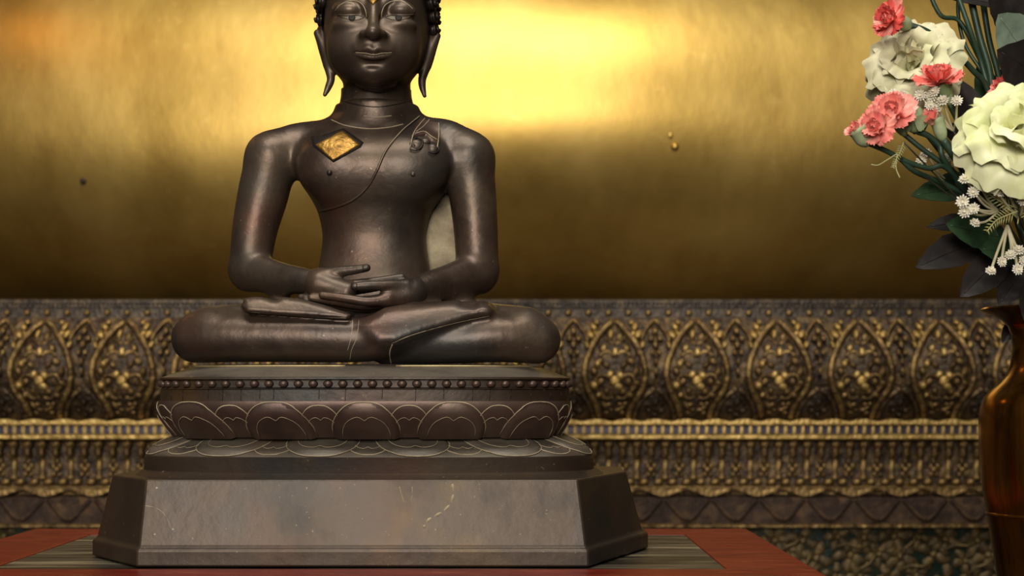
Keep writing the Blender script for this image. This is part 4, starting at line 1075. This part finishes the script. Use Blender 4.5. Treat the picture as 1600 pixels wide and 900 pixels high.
# leaves
def leaf(parent, base, tip, wpx, m, bend=.1, tilt=.3, name='leaf', pointy=1.0):
    a, b = p3(base), p3(tip); d = b-a; L = d.length; d.normalize(); v = Vector((0, 1, 0)); s2 = d.cross(v).normalized(); nn = s2.cross(d).normalized()
    if nn.y > 0: nn = -nn
    s2 = (s2+nn*tilt).normalized(); n2 = d.cross(s2).normalized()
    if n2.y > 0: n2 = -n2
    wd = wpx/2*base[2]/F; nu, nv = 9, 13; G = []; Gb = []
    for j in range(nv):
        t = j/(nv-1); wv_ = wd*(math.sin(math.pi*t**.8)**.75 if 0 < t < 1 else 0)*(1+.04*math.sin(j*2.3)); row = []; rb = []
        for i in range(nu):
            u = -1+2*i/(nu-1); q = a+d*L*t+s2*wv_*u+n2*(bend*L*math.sin(math.pi*t)-.22*wv_*(1-abs(u))+.02*wd*math.sin(7*t*3+u*4))
            row.append(q); rb.append(q-n2*.0006)
        G.append(row); Gb.append(rb)
    mb = MB(); mb.grid(G); mb.grid(Gb, flip=True); o = mb.build(name, M[m], parent)
    rbm = MB(); rbm.tube([G[j][nu//2]+n2*.0002 for j in range(nv-1)], .0007, 5); rbm.build('midrib', M[m], o)
    return o
def lsprig(label, leaves, st, m='stemdark', r=.0026):
    t = spray('leaf_sprig', label, 'leaves'); stem(t, st, r, m)
    for l in leaves: leaf(t, *l)
    return t
lsprig('tall sprig of broad dark and grey-green leaves at top right of the bunch',
    [((1590, 60, 1.70), (1548, -45, 1.68), 62, 'leafplum', .05, .2), ((1612, 92, 1.69), (1560, 22, 1.675), 78, 'leafgrey', .05, .1), ((1650, 130, 1.69), (1558, 78, 1.665), 92, 'leafplum', .06, -.2), ((1600, 70, 1.71), (1588, -60, 1.70), 70, 'leafplum', .06, .3), ((1570, 8, 1.74), (1470, -6, 1.74), 34, 'leafplum', .05, .8), ((1640, 60, 1.72), (1680, -40, 1.72), 70, 'leafplum', .06, .3)],
    [(1596, 20, 1.71), (1610, 120, 1.715), (1630, 300, 1.74), (1644, 505, 1.755)])
lsprig('dark grey leaves behind the pink buds in the middle of the bunch',
    [((1540, 220, 1.76), (1490, 120, 1.75), 52, 'leafplum', .05, .2), ((1535, 225, 1.75), (1470, 200, 1.74), 44, 'leafplum', .05, .3), ((1555, 200, 1.765), (1530, 95, 1.76), 50, 'leafgreen', .05, .2), ((1540, 265, 1.755), (1495, 205, 1.75), 48, 'leafplum', .06, -.2), ((1570, 180, 1.77), (1575, 90, 1.765), 44, 'leafplum', .05, .3)],
    [(1545, 205, 1.765), (1560, 260, 1.765), (1605, 400, 1.765), (1636, 505, 1.765)])
lsprig('deep green leaves pointing left below the crossing stems',
    [((1520, 292, 1.72), (1424, 306, 1.70), 46, 'leafgreen', .06, .45), ((1530, 300, 1.74), (1470, 275, 1.73), 40, 'leafgreen', .06, .3), ((1560, 370, 1.70), (1478, 350, 1.68), 58, 'leafgreen', .06, .2), ((1600, 400, 1.70), (1530, 388, 1.68), 50, 'leafgreen', .08, .3), ((1570, 330, 1.74), (1510, 322, 1.73), 50, 'leafgreen', .06, .3)],
    [(1500, 290, 1.73), (1545, 330, 1.735), (1600, 420, 1.745), (1630, 505, 1.75)])
lsprig('dark plum leaves drooping left above the vase rim',
    [((1540, 372, 1.73), (1430, 418, 1.71), 56, 'leafplum', .06, .3), ((1530, 345, 1.74), (1448, 354, 1.73), 30, 'leafplum', .06, .3), ((1570, 398, 1.72), (1500, 464, 1.70), 56, 'leafplum', .08, .2), ((1600, 420, 1.72), (1560, 476, 1.70), 46, 'leafplum', .08, .2), ((1620, 440, 1.70), (1600, 500, 1.67), 40, 'leafplum', .08, .2)],
    [(1530, 360, 1.74), (1575, 410, 1.745), (1615, 460, 1.75), (1634, 505, 1.75)])
lv = empty('fallen_leaf', p3((1588, 500, 1.80)), 'small dark leaf hanging down behind the vase neck', 'leaf')
leaf(lv, (1588, 498, 1.80), (1566, 537, 1.80), 22, 'leafplum', .05, .2)
stem(lv, [(1588, 499, 1.80), (1592, 482, 1.80), (1606, 474, 1.79), (1625, 490, 1.765), (1640, 508, 1.755)], .0014, 'stemdark')
# part of the bunch that leans away to the right
t = spray('carnation', 'salmon carnation on the far right side of the bunch', 'flower')
car(t, 1690, 130, 1.72, 34, (.5, -.6, .5), ('pink',), 31, None); stem(t, [(1690, 132, 1.725), (1665, 300, 1.74), (1645, 505, 1.75)], .003)
lsprig('green leaves on the far right side of the bunch', [((1665, 330, 1.74), (1740, 290, 1.72), 56, 'leafgreen', .06, .3), ((1660, 400, 1.74), (1740, 420, 1.72), 56, 'leafplum', .06, .3), ((1668, 280, 1.74), (1700, 190, 1.72), 56, 'leafgreen', .06, .3)], [(1668, 270, 1.745), (1660, 380, 1.75), (1648, 505, 1.755)])
